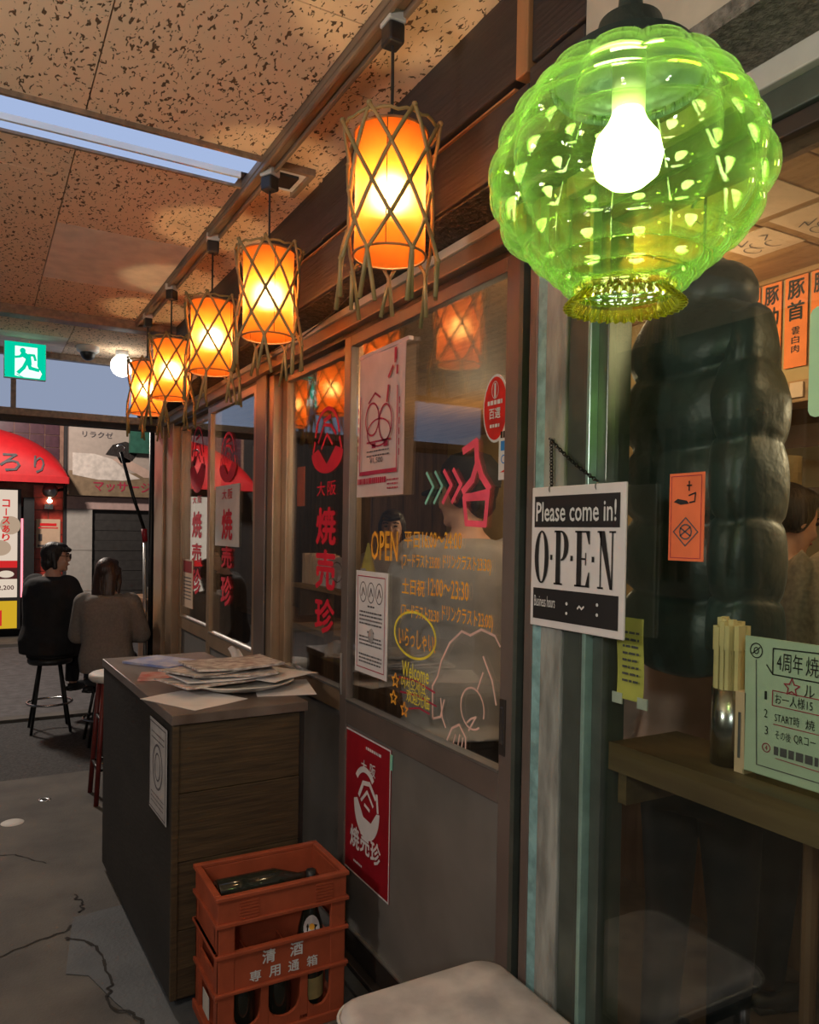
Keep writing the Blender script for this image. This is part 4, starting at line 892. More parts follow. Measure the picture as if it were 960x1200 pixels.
def didone():
    m = MB(); n = 30; vs = []
    for k in range(n + 1):
        a = 2 * PI * k / n; vs += [(.042 + .026 * math.cos(a), y0 + hh / 2 + hh / 2 * math.sin(a)), (.042 + .0115 * math.cos(a), y0 + hh / 2 + (hh / 2 - .004) * math.sin(a))]
    m.flat(vs, [(2 * k, 2 * k + 2, 2 * k + 3, 2 * k + 1) for k in range(n)], ps2)
    x = .088; m.rect(x + .006, y0, x + .022, y0 + hh, ps2).rect(x, y0, x + .030, y0 + .004, ps2).rect(x, y0 + hh - .004, x + .026, y0 + hh, ps2)
    vs = []
    for k in range(15):
        a = -PI / 2 + PI * k / 14; vs += [(x + .024 + .026 * math.cos(a), y0 + hh - .035 + .035 * math.sin(a)), (x + .024 + .011 * math.cos(a), y0 + hh - .035 + .031 * math.sin(a))]
    m.flat(vs, [(2 * k, 2 * k + 2, 2 * k + 3, 2 * k + 1) for k in range(14)], ps2)
    x = .160; m.rect(x + .006, y0, x + .022, y0 + hh, ps2).rect(x, y0, x + .048, y0 + .004, ps2).rect(x, y0 + hh - .004, x + .048, y0 + hh, ps2).rect(x + .022, y0 + hh / 2 - .002, x + .036, y0 + hh / 2 + .002, ps2).rect(x + .034, y0 + hh / 2 - .014, x + .037, y0 + hh / 2 + .014, ps2)
    m.flat([(x + .048, y0), (x + .048, y0 + .034), (x + .045, y0 + .034), (x + .036, y0 + .004)], [(0, 1, 2, 3)], ps2).flat([(x + .048, y0 + hh), (x + .036, y0 + hh - .004), (x + .045, y0 + hh - .030), (x + .048, y0 + hh - .030)], [(0, 1, 2, 3)], ps2)
    x = .232; m.rect(x + .009, y0, x + .0125, y0 + hh, ps2).rect(x + .044, y0, x + .048, y0 + hh, ps2).rect(x + .002, y0, x + .020, y0 + .004, ps2).rect(x + .036, y0 + hh - .004, x + .056, y0 + hh, ps2).rect(x, y0 + hh - .004, x + .014, y0 + hh, ps2)
    m.flat([(x + .004, y0 + hh), (x + .022, y0 + hh), (x + .048, y0), (x + .040, y0)], [(0, 3, 2, 1)], ps2)
    for xx in (.078, .149, .219): m.rect(xx - .004, y0 + hh * .5 - .006, xx + .004, y0 + hh * .5 + .006, ps2)
    return m
obj('lettering', didone(), 'ink_black', sg)
def chain(p0, p1, sag, n, nm, par):
    P0, P1 = Vector(p0), Vector(p1)
    pts = [P0.lerp(P1, t / n) + Vector((0, 0, -sag * 4 * (t / n) * (1 - t / n))) for t in range(n + 1)]
    for i in range(n):
        a, b = pts[i], pts[i + 1]; d = (b - a); t = d.normalized(); s1 = (Vector((1, 0, 0)) if i % 2 else t.cross(Vector((1, 0, 0)))).normalized() * .0035
        c = (a + b) / 2; L_ = d.length * .66
        obj(nm, MB().tube([c + t * L_ * math.cos(2 * PI * k / 8) + s1 * math.sin(2 * PI * k / 8) * 1.2 for k in range(9)], .0014, 4, False), 'black_metal', par)
chain((-0.030, 1.440, 1.826), (-0.030, 1.436, 1.712), 0, 15, 'chain_link', sg); chain((-0.030, 1.440, 1.826), (-0.030, 1.281, 1.722), .006, 22, 'chain_link', sg)
obj('nail', MB().tube([(0.0, 1.440, 1.828), (-0.036, 1.440, 1.830)], .003, 6), 'steel', sg)
for y in (1.437, 1.280): obj('hook', MB().tube([(GX + .003 + .006 * math.cos(t), y, 1.710 + .008 * math.sin(t)) for t in [2 * PI * k / 10 for k in range(11)]], .0012, 4, False), 'steel', sg)

# ================================================================== posters and marks on the doors
def emblem(mbx, cx, cy, s, pl):      # plain crest: crescent, crossed strokes and a filled bowl-shaped base
    mbx.ring(cx - .05 * s, cy + .10 * s, .42 * s, .46 * s, .09 * s, .09 * s, pl, 24, .25 * PI, .80 * PI)
    n = 16; mbx.flat([(cx + .44 * s * math.cos(PI + PI * k / n), cy - .02 * s + .52 * s * math.sin(PI + PI * k / n)) for k in range(n + 1)] + [(cx + .34 * s, cy - .04 * s), (cx + .16 * s, cy - .24 * s), (cx - .10 * s, cy - .22 * s), (cx - .32 * s, cy + .02 * s)], [tuple(range(n + 5))], pl)
    mbx.stroke([(cx - .26 * s, cy + .08 * s), (cx - .12 * s, cy + .30 * s), (cx + .10 * s, cy + .34 * s), (cx + .30 * s, cy + .18 * s)], .07 * s, pl).stroke([(cx - .18 * s, cy + .02 * s), (cx + .02 * s, cy + .20 * s), (cx + .22 * s, cy + .04 * s)], .05 * s, pl).stroke([(cx + .34 * s, cy + .24 * s), (cx + .38 * s, cy + .0 * s)], .06 * s, pl).stroke([(cx - .06 * s, cy - .02 * s), (cx + .10 * s, cy - .06 * s)], .05 * s, pl)
    return mbx
rp_ = thing('red_poster', (0.0, 2.47, 0.34), 'red poster with white lettering and crest on the lower door panel', 'poster')
obj('sheet', B(0.0065, 0.0085, 2.288, 2.658, .340, .866), 'poster_red', rp_)
pr = xplane(0.0055, 2.658, .340)
obj('border', MB().stroke([(.003, .003), (.367, .003), (.367, .523), (.003, .523), (.003, .003)], .006, pr), 'paper_white', rp_)
write('lettering', '大', .145, .395, .042, .044, pr, 'paper_white', rp_, .01); write('lettering', '阪', .215, .397, .042, .044, pr, 'paper_white', rp_, .01)
obj('crest', emblem(MB(), .19, .285, .235, pr), 'paper_white', rp_)
for k, ch in enumerate('焼売珍'): write('lettering', ch, .06 + k * .085, .098 + (0, .006, -.002)[k], .075, .078, pr, 'paper_white', rp_, .025)
lines('small_print', pr, .18, .30, .482, 1, .01, 'paper_white', rp_, .010, 3); lines('small_print', pr, .09, .16, .045, 1, .01, 'paper_white', rp_, .008, 4)
obj('tape', B(0.004, 0.0064, 2.276, 2.292, .80, .852), 'paint_mint', rp_)

bn = thing('shop_banner', (0.0, 2.38, 1.72), 'pale pink printed banner hanging on the nearest door glass', 'banner')
def bnf(x0):
    def f(u, v): return (x0 + .004 * math.sin(u * 9 + v * 2) * (1 - abs(v - .5)) - .003, 2.560 - .352 * u - (.018 * (1 - v)) * -1 * .6, 1.728 + .505 * v)
    return f
obj('cloth', MB().grid(bnf(0.0), 14, 10).grid(bnf(0.0015), 14, 10), 'banner_pink', bn, smooth=True)
obj('top_fold', B(-0.006, 0.012, 2.190, 2.560, 2.226, 2.240), 'banner_pink', bn, bev=.002)
pb = xplane(-0.0085, 2.572, 1.728)
obj('frame_line', MB().stroke([(.035, .36), (.035, .082), (.315, .082), (.315, .36)], .006, pb).rect(.032, .076, .318, .09, pb), 'ink_crimson', bn)
obj('drawing', MB().ring(.13, .27, .055, .06, .007, .007, pb).ring(.23, .25, .05, .065, .007, .007, pb).ring(.18, .22, .09, .05, .006, .006, pb).stroke([(.10, .33), (.15, .36), (.19, .34)], .007, pb).stroke([(.24, .32), (.25, .37)], .012, pb).stroke([(.09, .19), (.27, .19)], .006, pb).rect(.13, .168, .16, .185, pb).rect(.22, .168, .25, .185, pb), 'ink_crimson', bn)
write('lettering', '¥1,500', .115, .113, .10, .022, pb, 'ink_grey', bn); lines('small_print', pb, .09, .26, .155, 2, .016, 'ink_grey', bn, .005, 7); lines('small_print', pb, .02, .24, .045, 1, .02, 'ink_crimson', bn, .020, 8); lines('small_print', pb, .25, .33, .05, 3, .014, 'ink_crimson', bn, .005, 9)
obj('side_print', MB().rect(.305, .40, .315, .43, pb).rect(.29, .44, .30, .49, pb).rect(.30, .45, .306, .49, pb).stroke([(.25, .40), (.28, .43)], .012, pb), 'ink_crimson', bn)
for k in range(6): obj('side_print', MB().rect(.327, .13 + k * .034, .333, .152 + k * .034, pb).rect(.016, .13 + k * .034, .022, .152 + k * .034, pb), 'ink_crimson', bn)

nt_ = thing('door_notice', (0.01, 2.46, 1.09), 'white framed notice with three round icons on the nearest door glass', 'notice')
obj('sheet', B(0.0105, 0.0125, 2.340, 2.592, 1.090, 1.461), 'paper_white', nt_); pn_ = xplane(0.0095, 2.592, 1.090)
obj('border', MB().stroke([(.018, .02), (.234, .02), (.234, .352), (.018, .352), (.018, .02)], .0035, pn_), 'ink_crimson', nt_)
ic_ = MB()
for k in range(3): ic_.ring(.062 + k * .064, .295, .028, .038, .004, .004, pn_, 18).stroke([(.05 + k * .064, .28), (.062 + k * .064, .31), (.075 + k * .064, .285)], .006, pn_)
obj('icons', ic_, 'ink_grey', nt_)
lines('print', pn_, .035, .215, .22, 4, .014, 'ink_grey', nt_, .006, 1); lines('print', pn_, .035, .215, .13, 3, .013, 'ink_grey', nt_, .006, 2); lines('print', pn_, .035, .215, .065, 3, .013, 'ink_grey', nt_, .006, 3); lines('print', pn_, .10, .16, .242, 1, .013, 'ink_grey', nt_, .006, 6); lines('print', pn_, .10, .16, .15, 1, .013, 'ink_grey', nt_, .006, 6)

rs = thing('round_sticker', (0.01, 1.725, 1.88), 'round red sticker with white rim high on the nearest door glass', 'sticker')
pq = xplane(0.0115, 1.727, 1.944); pq2 = xplane(0.0100, 1.727, 1.944); pq3 = xplane(0.0085, 1.727, 1.944)
obj('rim', MB().prism([(.058 * math.cos(2 * PI * k / 30), .093 * math.sin(2 * PI * k / 30)) for k in range(30)], (0.0125, 1.727, 1.944), (0, -1, 0), (0, 0, 1), (-1, 0, 0), .0015), 'poster_white', rs)
obj('face', MB().disc(0, 0, .053, .086, pq2, 30), 'sticker_red', rs); write('lettering', '百選', -.026, -.028, .052, .028, pq3, 'poster_white', rs, .015); obj('crest', MB().ring(0, .05, .016, .024, .002, .002, pq3).stroke([(0, .032), (0, .066)], .008, pq3), 'poster_white', rs); lines('small_print', pq3, -.034, .034, .010, 1, .01, 'poster_white', rs, .012, 3); lines('small_print', pq3, -.022, .022, -.052, 1, .01, 'poster_white', rs, .009, 4)
cs = thing('card_sticker', (0.01, 1.69, 1.75), 'narrow white sticker strip with card logos under the round sticker', 'sticker')
obj('strip', B(0.0105, 0.012, 1.664, 1.708, 1.748, 1.888), 'poster_white', cs); pk = xplane(0.0095, 1.708, 1.748)
obj('logo', MB().rect(.008, .112, .018, .13, pk).rect(.020, .112, .030, .13, pk).rect(.032, .112, .04, .13, pk), 'ink_black', cs); obj('logo', MB().rect(.010, .078, .038, .104, pk), 'sticker_blue', cs); obj('logo', MB().ring(.024, .055, .012, .012, .003, .003, pk), 'sticker_blue', cs); obj('logo', MB().flat([(.008, .02), (.04, .03), (.04, .012), (.03, .02)], [(0, 1, 2, 3)], pk), 'sticker_red', cs)

GD = 0.0115
def gl(y, z, x=GD): return xplane(x, y, z)
p0 = gl(0, 0)   # x = -y, y = z
def dw(body, yl, yr, z0, z1, mat, bold=0.010, slope=0.0): obj('painted_lettering', text_fit(MB(), body, -yl, z0, yl - yr, z1 - z0, p0, bold, slope), mat, d1)
dw('OPEN', 2.474, 2.275, 1.505, 1.606, 'paint_orange')
dw('平日', 2.230, 2.130, 1.553, 1.605, 'paint_orange'); dw('16:00〜24:00', 2.112, 1.885, 1.556, 1.605, 'paint_orange')
dw('(フードラスト23:00', 2.245, 2.005, 1.482, 1.532, 'paint_orange'); dw('ドリンクラスト23:30)', 1.985, 1.735, 1.488, 1.538, 'paint_orange')
dw('土日祝', 2.240, 2.092, 1.400, 1.452, 'paint_orange'); dw('12:00〜23:30', 2.070, 1.843, 1.408, 1.462, 'paint_orange')
dw('(フードラスト22:30', 2.245, 2.005, 1.318, 1.368, 'paint_orange'); dw('ドリンクラスト23:00)', 1.985, 1.722, 1.330, 1.386, 'paint_orange')
dw('いらっしゃい!', 2.255, 2.022, 1.228, 1.290, 'paint_orange'); dw('Welcome', 2.230, 2.058, 1.130, 1.180, 'paint_yellow', .01); dw('어서오세요', 2.236, 2.075, 1.090, 1.130, 'paint_yellow', .005); dw('欢迎光临', 2.198, 2.050, 1.050, 1.094, 'paint_yellow', .005)
obj('painted_oval', MB().ring(-2.154, 1.272, .138, .078, .010, .008, p0, 36), 'paint_yellow', d1)
u_ = MB()
for a in ((2.25, 1.122, 2.02, 1.112), (2.24, 1.074, 2.01, 1.072), (2.18, 1.030, 2.05, 1.04)): u_.stroke([(-a[0], a[1]), (-(a[0] + a[2]) / 2, (a[1] + a[3]) / 2 + .01), (-a[2], a[3])], .006, p0)
obj('painted_underline', u_, 'ink_crimson', d1)
def star(cx, cz, r): return [(cx + (r if k % 2 == 0 else r * .45) * math.sin(PI * k / 5), cz + (r if k % 2 == 0 else r * .45) * math.cos(PI * k / 5)) for k in range(11)]
for cx, cz in ((-2.286, 1.045), (-2.21, 1.02), (-2.275, 1.105)): obj('painted_star', MB().stroke(star(cx, cz, .024), .006, p0), 'paint_orange', d1)
obj('painted_lettering', MB().stroke([(-1.882, 1.842), (-1.818, 1.862), (-1.812, 1.80), (-1.835, 1.755), (-1.880, 1.725)], .022, p0).stroke([(-1.812, 1.81), (-1.79, 1.765), (-1.752, 1.728)], .022, p0), 'paint_pink', d1)
obj('painted_lettering', MB().stroke([(-1.876, 1.705), (-1.862, 1.632), (-1.768, 1.628), (-1.756, 1.718), (-1.876, 1.705)], .018, p0).rect(-1.876, 1.695, -1.756, 1.718, p0), 'paint_pink', d1)
for k, mt in ((0, 'paint_mint'), (1, 'paint_mint'), (2, 'paint_pink'), (3, 'paint_pink')):
    x0 = -2.092 + k * .052; obj('painted_chevron', MB().stroke([(x0, 1.79), (x0 + .042, 1.745), (x0 - .004, 1.695)], .010 if k < 2 else .014, p0), mt, d1)
pp = [(-2.03, 1.03), (-2.035, 1.13), (-2.005, 1.165), (-1.985, 1.215), (-1.94, 1.275), (-1.875, 1.318), (-1.83, 1.312), (-1.775, 1.335), (-1.71, 1.325), (-1.685, 1.30)]
obj('painted_outline', MB().stroke(pp, .007, p0).stroke([(-2.03, 1.03), (-1.985, 1.045), (-1.965, 1.10)], .007, p0).stroke([(-1.765, 1.26), (-1.72, 1.20), (-1.70, 1.14)], .007, p0).stroke([(-1.985, 1.10), (-1.975, 1.045), (-1.955, 1.02)], .007, p0), 'paint_pale_pink', d1)
obj('painted_outline', MB().ring(-1.815, 1.105, .062, .062, .006, .006, p0, 20, -.3, 2 * PI - .9).stroke([(-1.79, 1.165), (-1.765, 1.215)], .006, p0).stroke([(-1.84, 1.06), (-1.82, 1.075), (-1.795, 1.085), (-1.83, 1.04)], .006, p0), 'paint_pale_pink', d1)
obj('painted_outline', MB().stroke([(-1.945, .985), (-1.92, 1.025), (-1.88, 1.045), (-1.845, 1.015), (-1.845, .985)], .007, p0).stroke([(-1.91, .985), (-1.90, 1.01)], .006, p0).stroke([(-1.885, .985), (-1.877, 1.015)], .006, p0).stroke([(-1.865, .985), (-1.86, 1.01)], .006, p0), 'paint_pale_pink', d1)

# red shop name decals on the other three doors
def decal(dr, x, yl, yr, etop, ebot, osz, glyphs, mat='decal_red'):
    pz = xplane(x, 0, 0); w_ = yl - yr; c = -(yl + yr) / 2
    e = MB(); n = 20; hx, hz, cz = w_ / 2, (etop - ebot) / 2, (etop + ebot) / 2
    e.flat([(c + hx * math.cos(PI + PI * k / n), cz - .05 + (hz - .05) * math.sin(PI + PI * k / n)) for k in range(n + 1)] + [(c + hx * .55, cz - .03), (c, cz - .10), (c - hx * .55, cz - .03)], [tuple(range(n + 4))], pz)
    e.ring(c, cz + .01, hx * .80, hz * .95, .016, .016, pz, 28, .1, PI - .1).stroke([(c - hx * .55, cz), (c - hx * .2, cz + hz * .5), (c + hx * .25, cz + hz * .42), (c + hx * .55, cz + .02)], .014, pz).stroke([(c - hx * .35, cz - .03), (c, cz + hz * .2), (c + hx * .35, cz - .02)], .012, pz).stroke([(c - hx * .2, cz + hz * .62), (c + hx * .2, cz + hz * .70)], .018, pz).stroke([(c - hx * .78, cz), (c - hx * .9, cz - hz * .3)], .016, pz).stroke([(c + hx * .78, cz), (c + hx * .9, cz - hz * .3)], .016, pz)
    obj('red_crest', e, mat, dr)
    t = MB(); zt = osz[0]; text_fit(t, '大', c - w_ * .30, osz[1], w_ * .26, osz[0] - osz[1], pz, .01); text_fit(t, '阪', c + w_ * .04, osz[1], w_ * .26, osz[0] - osz[1], pz, .01); obj('red_lettering', t, mat, dr)
    for ch, z1, z0 in glyphs: obj('red_lettering', text_fit(MB(), ch, c - w_ * .30, z0, w_ * .60, z1 - z0, pz, .03), mat, dr)
decal(d2, 0.0545, 3.155, 2.825, 2.120, 1.845, (1.812, 1.752), (('焼', 1.70, 1.55), ('売', 1.522, 1.362), ('珍', 1.318, 1.178)))
decal(d3, 0.0085, 4.458, 4.123, 2.150, 1.870, (1.832, 1.775), (('焼', 1.717, 1.550), ('売', 1.508, 1.390), ('珍', 1.340, 1.175)))
decal(d4, 0.0545, 5.356, 4.960, 2.285, 1.845, (1.825, 1.775), (('焼', 1.717, 1.550), ('売', 1.508, 1.390), ('珍', 1.340, 1.175)))
obj('white_door_paper', MB().grid(lambda u, v: (0.0110 + .0008 * math.sin(u * 8), 4.540 - .47 * u, 1.510 + .345 * v), 8, 6).grid(lambda u, v: (0.0125 + .0008 * math.sin(u * 8), 4.540 - .47 * u, 1.510 + .345 * v), 8, 6), 'paper_white', None, label='creased white paper behind red lettering on the door glass', cat='paper')
dnp = thing('door_leaflet', (0.05, 5.38, 1.06), 'long narrow leaflet on the farthest door glass', 'leaflet')
obj('sheet', B(0.0525, 0.0545, 5.24, 5.53, 1.065, 1.395), 'paper_cream', dnp); obj('heading', MB().rect(.02, .24, .26, .32, xplane(0.0515, 5.53, 1.065)), 'poster_red', dnp); lines('print', xplane(0.0515, 5.53, 1.065), .04, .25, .20, 7, .024, 'ink_grey', dnp, .008, 2)
obj('red_paper_strip', B(0.062, 0.064, 3.255, 3.345, 1.715, 1.893), 'orange_paper', None, label='small red paper strip behind the door with the red shop name', cat='paper')
# ================================================================== things inside the window
sf = thing('window_shelf', (0.12, 0.7, 1.09), 'wooden shelf along the inside of the fixed window', 'shelf')
obj('board', B(0.03, 0.24, 0.06, 1.285, 1.112, 1.140), 'shelf_wood', sf, bev=0.003); obj('front_edge', B(0.024, 0.034, 0.06, 1.285, 1.078, 1.140), 'shelf_wood', sf); obj('bracket', B(0.05, 0.22, 1.255, 1.28, 1.0, 1.112), 'shelf_wood', sf)
obj('chopstick_holder', MB().lathe([(0, 0), (.036, 0), (.036, .155), (.033, .155), (.033, .006), (0, .006)], 24, (0.125, 1.048, 1.1405)), 'steel', None, smooth=True, label='steel cylinder holding chopsticks on the window shelf', cat='holder')
rc = random.Random(3)
spots = [(dx * .0125, dy * .0125) for dx in (-2, -1, 0, 1, 2) for dy in (-2, -1, 0, 1, 2) if dx * dx + dy * dy <= 5]
for k, (dx, dy) in enumerate(spots[:18]):
    h_ = .272 + rc.uniform(0, .02); tx, ty = rc.uniform(-.0008, .0008), rc.uniform(-.0008, .0008)
    m_ = MB(); zb = 1.148
    for (z0, z1, wd) in ((zb, zb + h_ - .05, .0042), (zb + h_ - .05, zb + h_, .0055)): m_.box(0.125 + dx + tx - wd, 0.125 + dx + tx + wd, 1.048 + dy + ty - wd, 1.048 + dy + ty + wd, z0, z1)
    obj('chopsticks', m_, 'chopstick', None, label='pale wooden chopstick pair standing in the steel holder', cat='chopsticks', group='chopsticks in the holder')
tpk = thing('toothpick_box', (0.10, 0.99, 1.14), 'pale paper box between the chopstick holder and menu board', 'box')
obj('box', B(0.09, 0.12, 0.985, 1.008, 1.1405, 1.30), 'paper_cream', tpk); obj('print', MB().rect(.008, .03, .014, .12, xplane(0.0885, 1.008, 1.14)), 'ink_grey', tpk)
mbd = thing('menu_stand', (0.1, 0.8, 1.14), 'pale green handwritten menu board on the window shelf', 'menu')
obj('board', MB().prism([(0, 0), (-.004, .262), (.46, .262), (.46, 0)], (0.090, 0.985, 1.150), (0, -1, 0), (0, 0, 1), (1, 0, 0), .006), 'pale_green_board', mbd); obj('foot', B(0.085, 0.125, 0.53, 0.985, 1.1405, 1.152), 'clear_plastic', mbd)
pv = xplane(0.0885, 0.985, 1.150)
obj('border', MB().stroke([(.022, .218), (.028, .018), (.45, .018)], .002, pv), 'ink_grey', mbd)
obj('banner_box', MB().stroke([(.045, .212), (.058, .196), (.058, .245), (.2, .250), (.44, .250)], .0025, pv).stroke([(.058, .196), (.44, .196)], .0025, pv), 'ink_black', mbd)
obj('drawing', MB().ring(.022, .236, .014, .015, .0022, .0022, pv, 18).ring(.022, .236, .006, .007, .002, .002, pv, 10).stroke([(.014, .23), (.03, .243)], .002, pv), 'ink_black', mbd)
write('lettering', '4周年', .066, .204, .052, .036, pv, 'ink_black', mbd); write('lettering', '焼売', .124, .204, .05, .036, pv, 'ink_black', mbd)
obj('star', MB().stroke([(.098 + (x) * 1, z) for x, z in [(p[0] - 0, p[1]) for p in [( .016 * (1 if k % 2 == 0 else .45) * math.sin(PI * k / 5), .178 + .016 * (1 if k % 2 == 0 else .45) * math.cos(PI * k / 5)) for k in range(11)]]], .0022, pv), 'ink_crimson', mbd)
write('lettering', 'ル', .122, .166, .02, .022, pv, 'ink_black', mbd)
write('lettering', '1', .042, .146, .005, .016, pv, 'ink_black', mbd); write('lettering', 'お一人様15', .064, .142, .075, .020, pv, 'ink_black', mbd); obj('text_box', MB().stroke([(.059, .138), (.30, .138), (.30, .166), (.059, .166), (.059, .138)], .0018, pv), 'ink_crimson', mbd)
write('lettering', '2', .042, .112, .007, .016, pv, 'ink_black', mbd); write('lettering', 'START時', .064, .108, .05, .018, pv, 'ink_black', mbd); write('lettering', '焼', .126, .108, .018, .018, pv, 'ink_black', mbd); obj('text_rule', MB().stroke([(.062, .103), (.3, .103)], .0016, pv), 'ink_crimson', mbd)
write('lettering', '3', .044, .080, .007, .016, pv, 'ink_black', mbd); write('lettering', 'その後', .066, .076, .032, .017, pv, 'ink_black', mbd); write('lettering', 'QRコー', .104, .076, .042, .017, pv, 'ink_black', mbd)
obj('drawing', MB().ring(.048, .055, .009, .009, .0018, .0018, pv, 16), 'ink_crimson', mbd); write('lettering', '4', .0455, .050, .005, .010, pv, 'ink_crimson', mbd); lines('small_print', pv, .064, .16, .046, 1, .01, 'ink_grey', mbd, .016, 3); obj('text_rule', MB().stroke([(.068, .040), (.3, .034)], .0016, pv), 'ink_crimson', mbd)

yp = thing('yellow_note', (0.02, 1.22, 1.24), 'yellow paper note taped inside the window beside the OPEN sign', 'note')
obj('sheet', MB().grid(lambda u, v: (0.0215 + .003 * math.sin(v * 5), 1.262 - .078 * u + .006 * v * (1 - v), 1.245 + .18 * v), 4, 10), 'yellow_paper', yp); obj('tape', B(0.0205, 0.0235, 1.245, 1.275, 1.232, 1.256), 'tape', yp); obj('tape', B(0.0205, 0.0235, 1.172, 1.200, 1.232, 1.256), 'tape', yp)
lines('print', xplane(0.018, 1.255, 1.25), .012, .06, .14, 8, .015, 'ink_grey', yp, .005, 5)
rdp = thing('red_charm_paper', (0.01, 1.07, 1.55), 'red paper charm with black ink stuck on the window before the padded coat', 'paper')
obj('sheet', B(0.0095, 0.0115, 1.027, 1.113, 1.554, 1.729), 'orange_paper', rdp); pd = xplane(0.0085, 1.113, 1.554)
obj('ink', MB().flat([(.012, .118), (.022, .124), (.045, .120), (.050, .114), (.03, .112)], [tuple(range(5))], pd).stroke([(.05, .13), (.066, .135), (.064, .118), (.052, .116)], .003, pd).stroke([(.045, .15), (.056, .15)], .003, pd).stroke([(.05, .158), (.05, .14)], .003, pd), 'ink_black', rdp)
obj('ink', MB().stroke([(.043, .086), (.073, .058), (.043, .030), (.013, .058), (.043, .086)], .0025, pd).ring(.043, .058, .016, .016, .003, .003, pd, 14).stroke([(.03, .05), (.055, .068)], .003, pd).stroke([(.03, .066), (.055, .05)], .003, pd), 'ink_grey', rdp)
obj('border', MB().stroke([(.006, .006), (.080, .006), (.080, .169), (.006, .169), (.006, .006)], .0012, pd), 'ink_crimson', rdp)
obj('mint_card', MB().prism([(.0 + (.012 - .012 * math.cos(a)) if False else x, y) for x, y in [(.012, 0), (.30, 0), (.30, .185), (.012, .185), (.004, .181), (0, .173), (0, .012), (.004, .004)] for a in (0,)], (0.0115, 0.817, 1.807), (0, -1, 0), (0, 0, 1), (-1, 0, 0), .002), 'mint_card', None, label='pale green rounded card stuck on the window glass', cat='card')

# ---- puffer coat hanging inside the glass
pc_ = thing('puffer_coat', (0.27, 1.26, 1.29), 'dark green black padded coat hanging inside the window', 'coat')
def puff(cx, cy, zb, zt, hx, hy, pitch, nseg=48, sh=None, ph=0.0):
    rr = []; n = int((zt - zb) / pitch * 16)
    for i in range(n + 1):
        z = zb + (zt - zb) * i / n; q = abs(math.sin(PI * ((z - zb) / pitch + ph))); b_ = 0.74 + .26 * q ** .38
        k = sh((z - zb) / (zt - zb)) if sh else 1
        ring = []
        for j in range(nseg):
            a = 2 * PI * j / nseg; wv = .016 * math.sin(7 * a + z * 23) * (1 - q) + .010 * math.sin(17 * a - z * 37) * (1.2 - q) + .008 * math.sin(29 * a + z * 51) * (1 - q)
            ca, sa = math.cos(a), math.sin(a)
            ring.append((cx + hx * k * (b_ + wv) * math.copysign(abs(ca) ** .7, ca), cy + hy * k * (b_ + wv) * math.copysign(abs(sa) ** .7, sa), z + .008 * math.sin(3 * a + 1)))
        rr.append(ring)
    return MB().loft(rr)
obj('quilted_body', puff(0.275, 1.272, 1.29, 2.235, .120, .185, .172, sh=lambda t: 1.0 if t < .72 else max(.30, 1 - ((t - .72) / .28) ** 1.7 * .62)), 'puffer', pc_, smooth=True)
obj('sleeve', puff(0.262, 1.120, 1.36, 2.10, .098, .060, .172, sh=lambda t: 1.0 if t < .75 else max(.5, 1 - (t - .75) * 1.9), ph=.36), 'puffer', pc_, smooth=True)
obj('hood', MB().ell((0.27, 1.25, 2.16), .095, .125, .085), 'puffer', pc_, smooth=True)
obj('hanger_hook', MB().tube([(0.27, 1.26, 2.18), (0.27, 1.26, 2.40), (0.27, 1.28, 2.41), (0.27, 1.30, 2.39)], .004, 6), 'steel', pc_)
obj('hook_rail', B(0.25, 0.29, 0.6, 1.5, 2.41, 2.454), 'room_plank', None, label='coat rail under the inner ceiling', cat='rail')

# ---- papers on the inner ceiling, menu strips, ledge cards
def ceil_paper(x0, x1, y0, y1, label, txt, k):
    t = thing('ceiling_paper', ((x0 + x1) / 2, (y0 + y1) / 2, 2.45), label, 'paper', 'papers on the inner ceiling')
    obj('sheet', B(x0, x1, y0, y1, 2.4525, 2.4545), 'paper_cream', t)
    pz = plane((x0, y1, 2.4515), (0, -1, 0), (-1, 0, 0)); pz = plane((x1, y1, 2.4515), (0, -1, 0), (-1, 0, 0))
    mk = MB(); rnd = random.Random(k)
    for i in range(3): mk.ring(.04 + i * .035, .06 + .02 * (i % 2), .022, .03, .003, .003, pz, 14, rnd.uniform(0, 2), rnd.uniform(4, 6))
    mk.stroke([(.02, .12), (.05, .14), (.04, .11), (.08, .135)], .004, pz).stroke([(.11, .1), (.14, .13), (.12, .14)], .004, pz)
    obj('ink_marks', mk, 'ink_grey', t)
ceil_paper(.655, .835, 1.386, 1.553, 'signed cream paper on the inner ceiling nearest the menu strips', '', 1)
ceil_paper(.36, .60, 1.19, 1.50, 'large cream paper on the inner ceiling behind the green lamp', '', 2)
ceil_paper(.63, .85, 1.08, 1.355, 'cream paper on the inner ceiling at the right edge', '', 3)
strips = [(1.760, 1.690, '豚', '', 'orange menu strip half hidden by the padded coat'), (1.680, 1.611, '豚肋', '黒酢酢豚', 'orange menu strip second from the padded coat'), (1.598, 1.520, '豚首', '雲白肉', 'orange menu strip third from the padded coat'), (1.508, 1.440, '豚', '', 'orange menu strip at the right edge above the mint card')]
for yl, yr, a, b_, lbx in strips:
    t = thing('menu_strip', (1.04, (yl + yr) / 2, 2.15), lbx, 'menu', 'orange menu strips on the bulkhead')
    obj('sheet', B(1.0525, 1.0545, yr, yl, 2.150, 2.438), 'menu_orange', t); pz = xplane(1.0515, yl, 2.150); w_ = yl - yr
    obj('lettering', text_down(MB(), a, w_ * .14, .278, w_ * .72, .058, .012, pz, .025), 'ink_black', t)
    if b_: obj('lettering', text_down(MB(), b_, w_ * .34, .128, w_ * .34, .024, .005, pz, .01), 'ink_black', t)
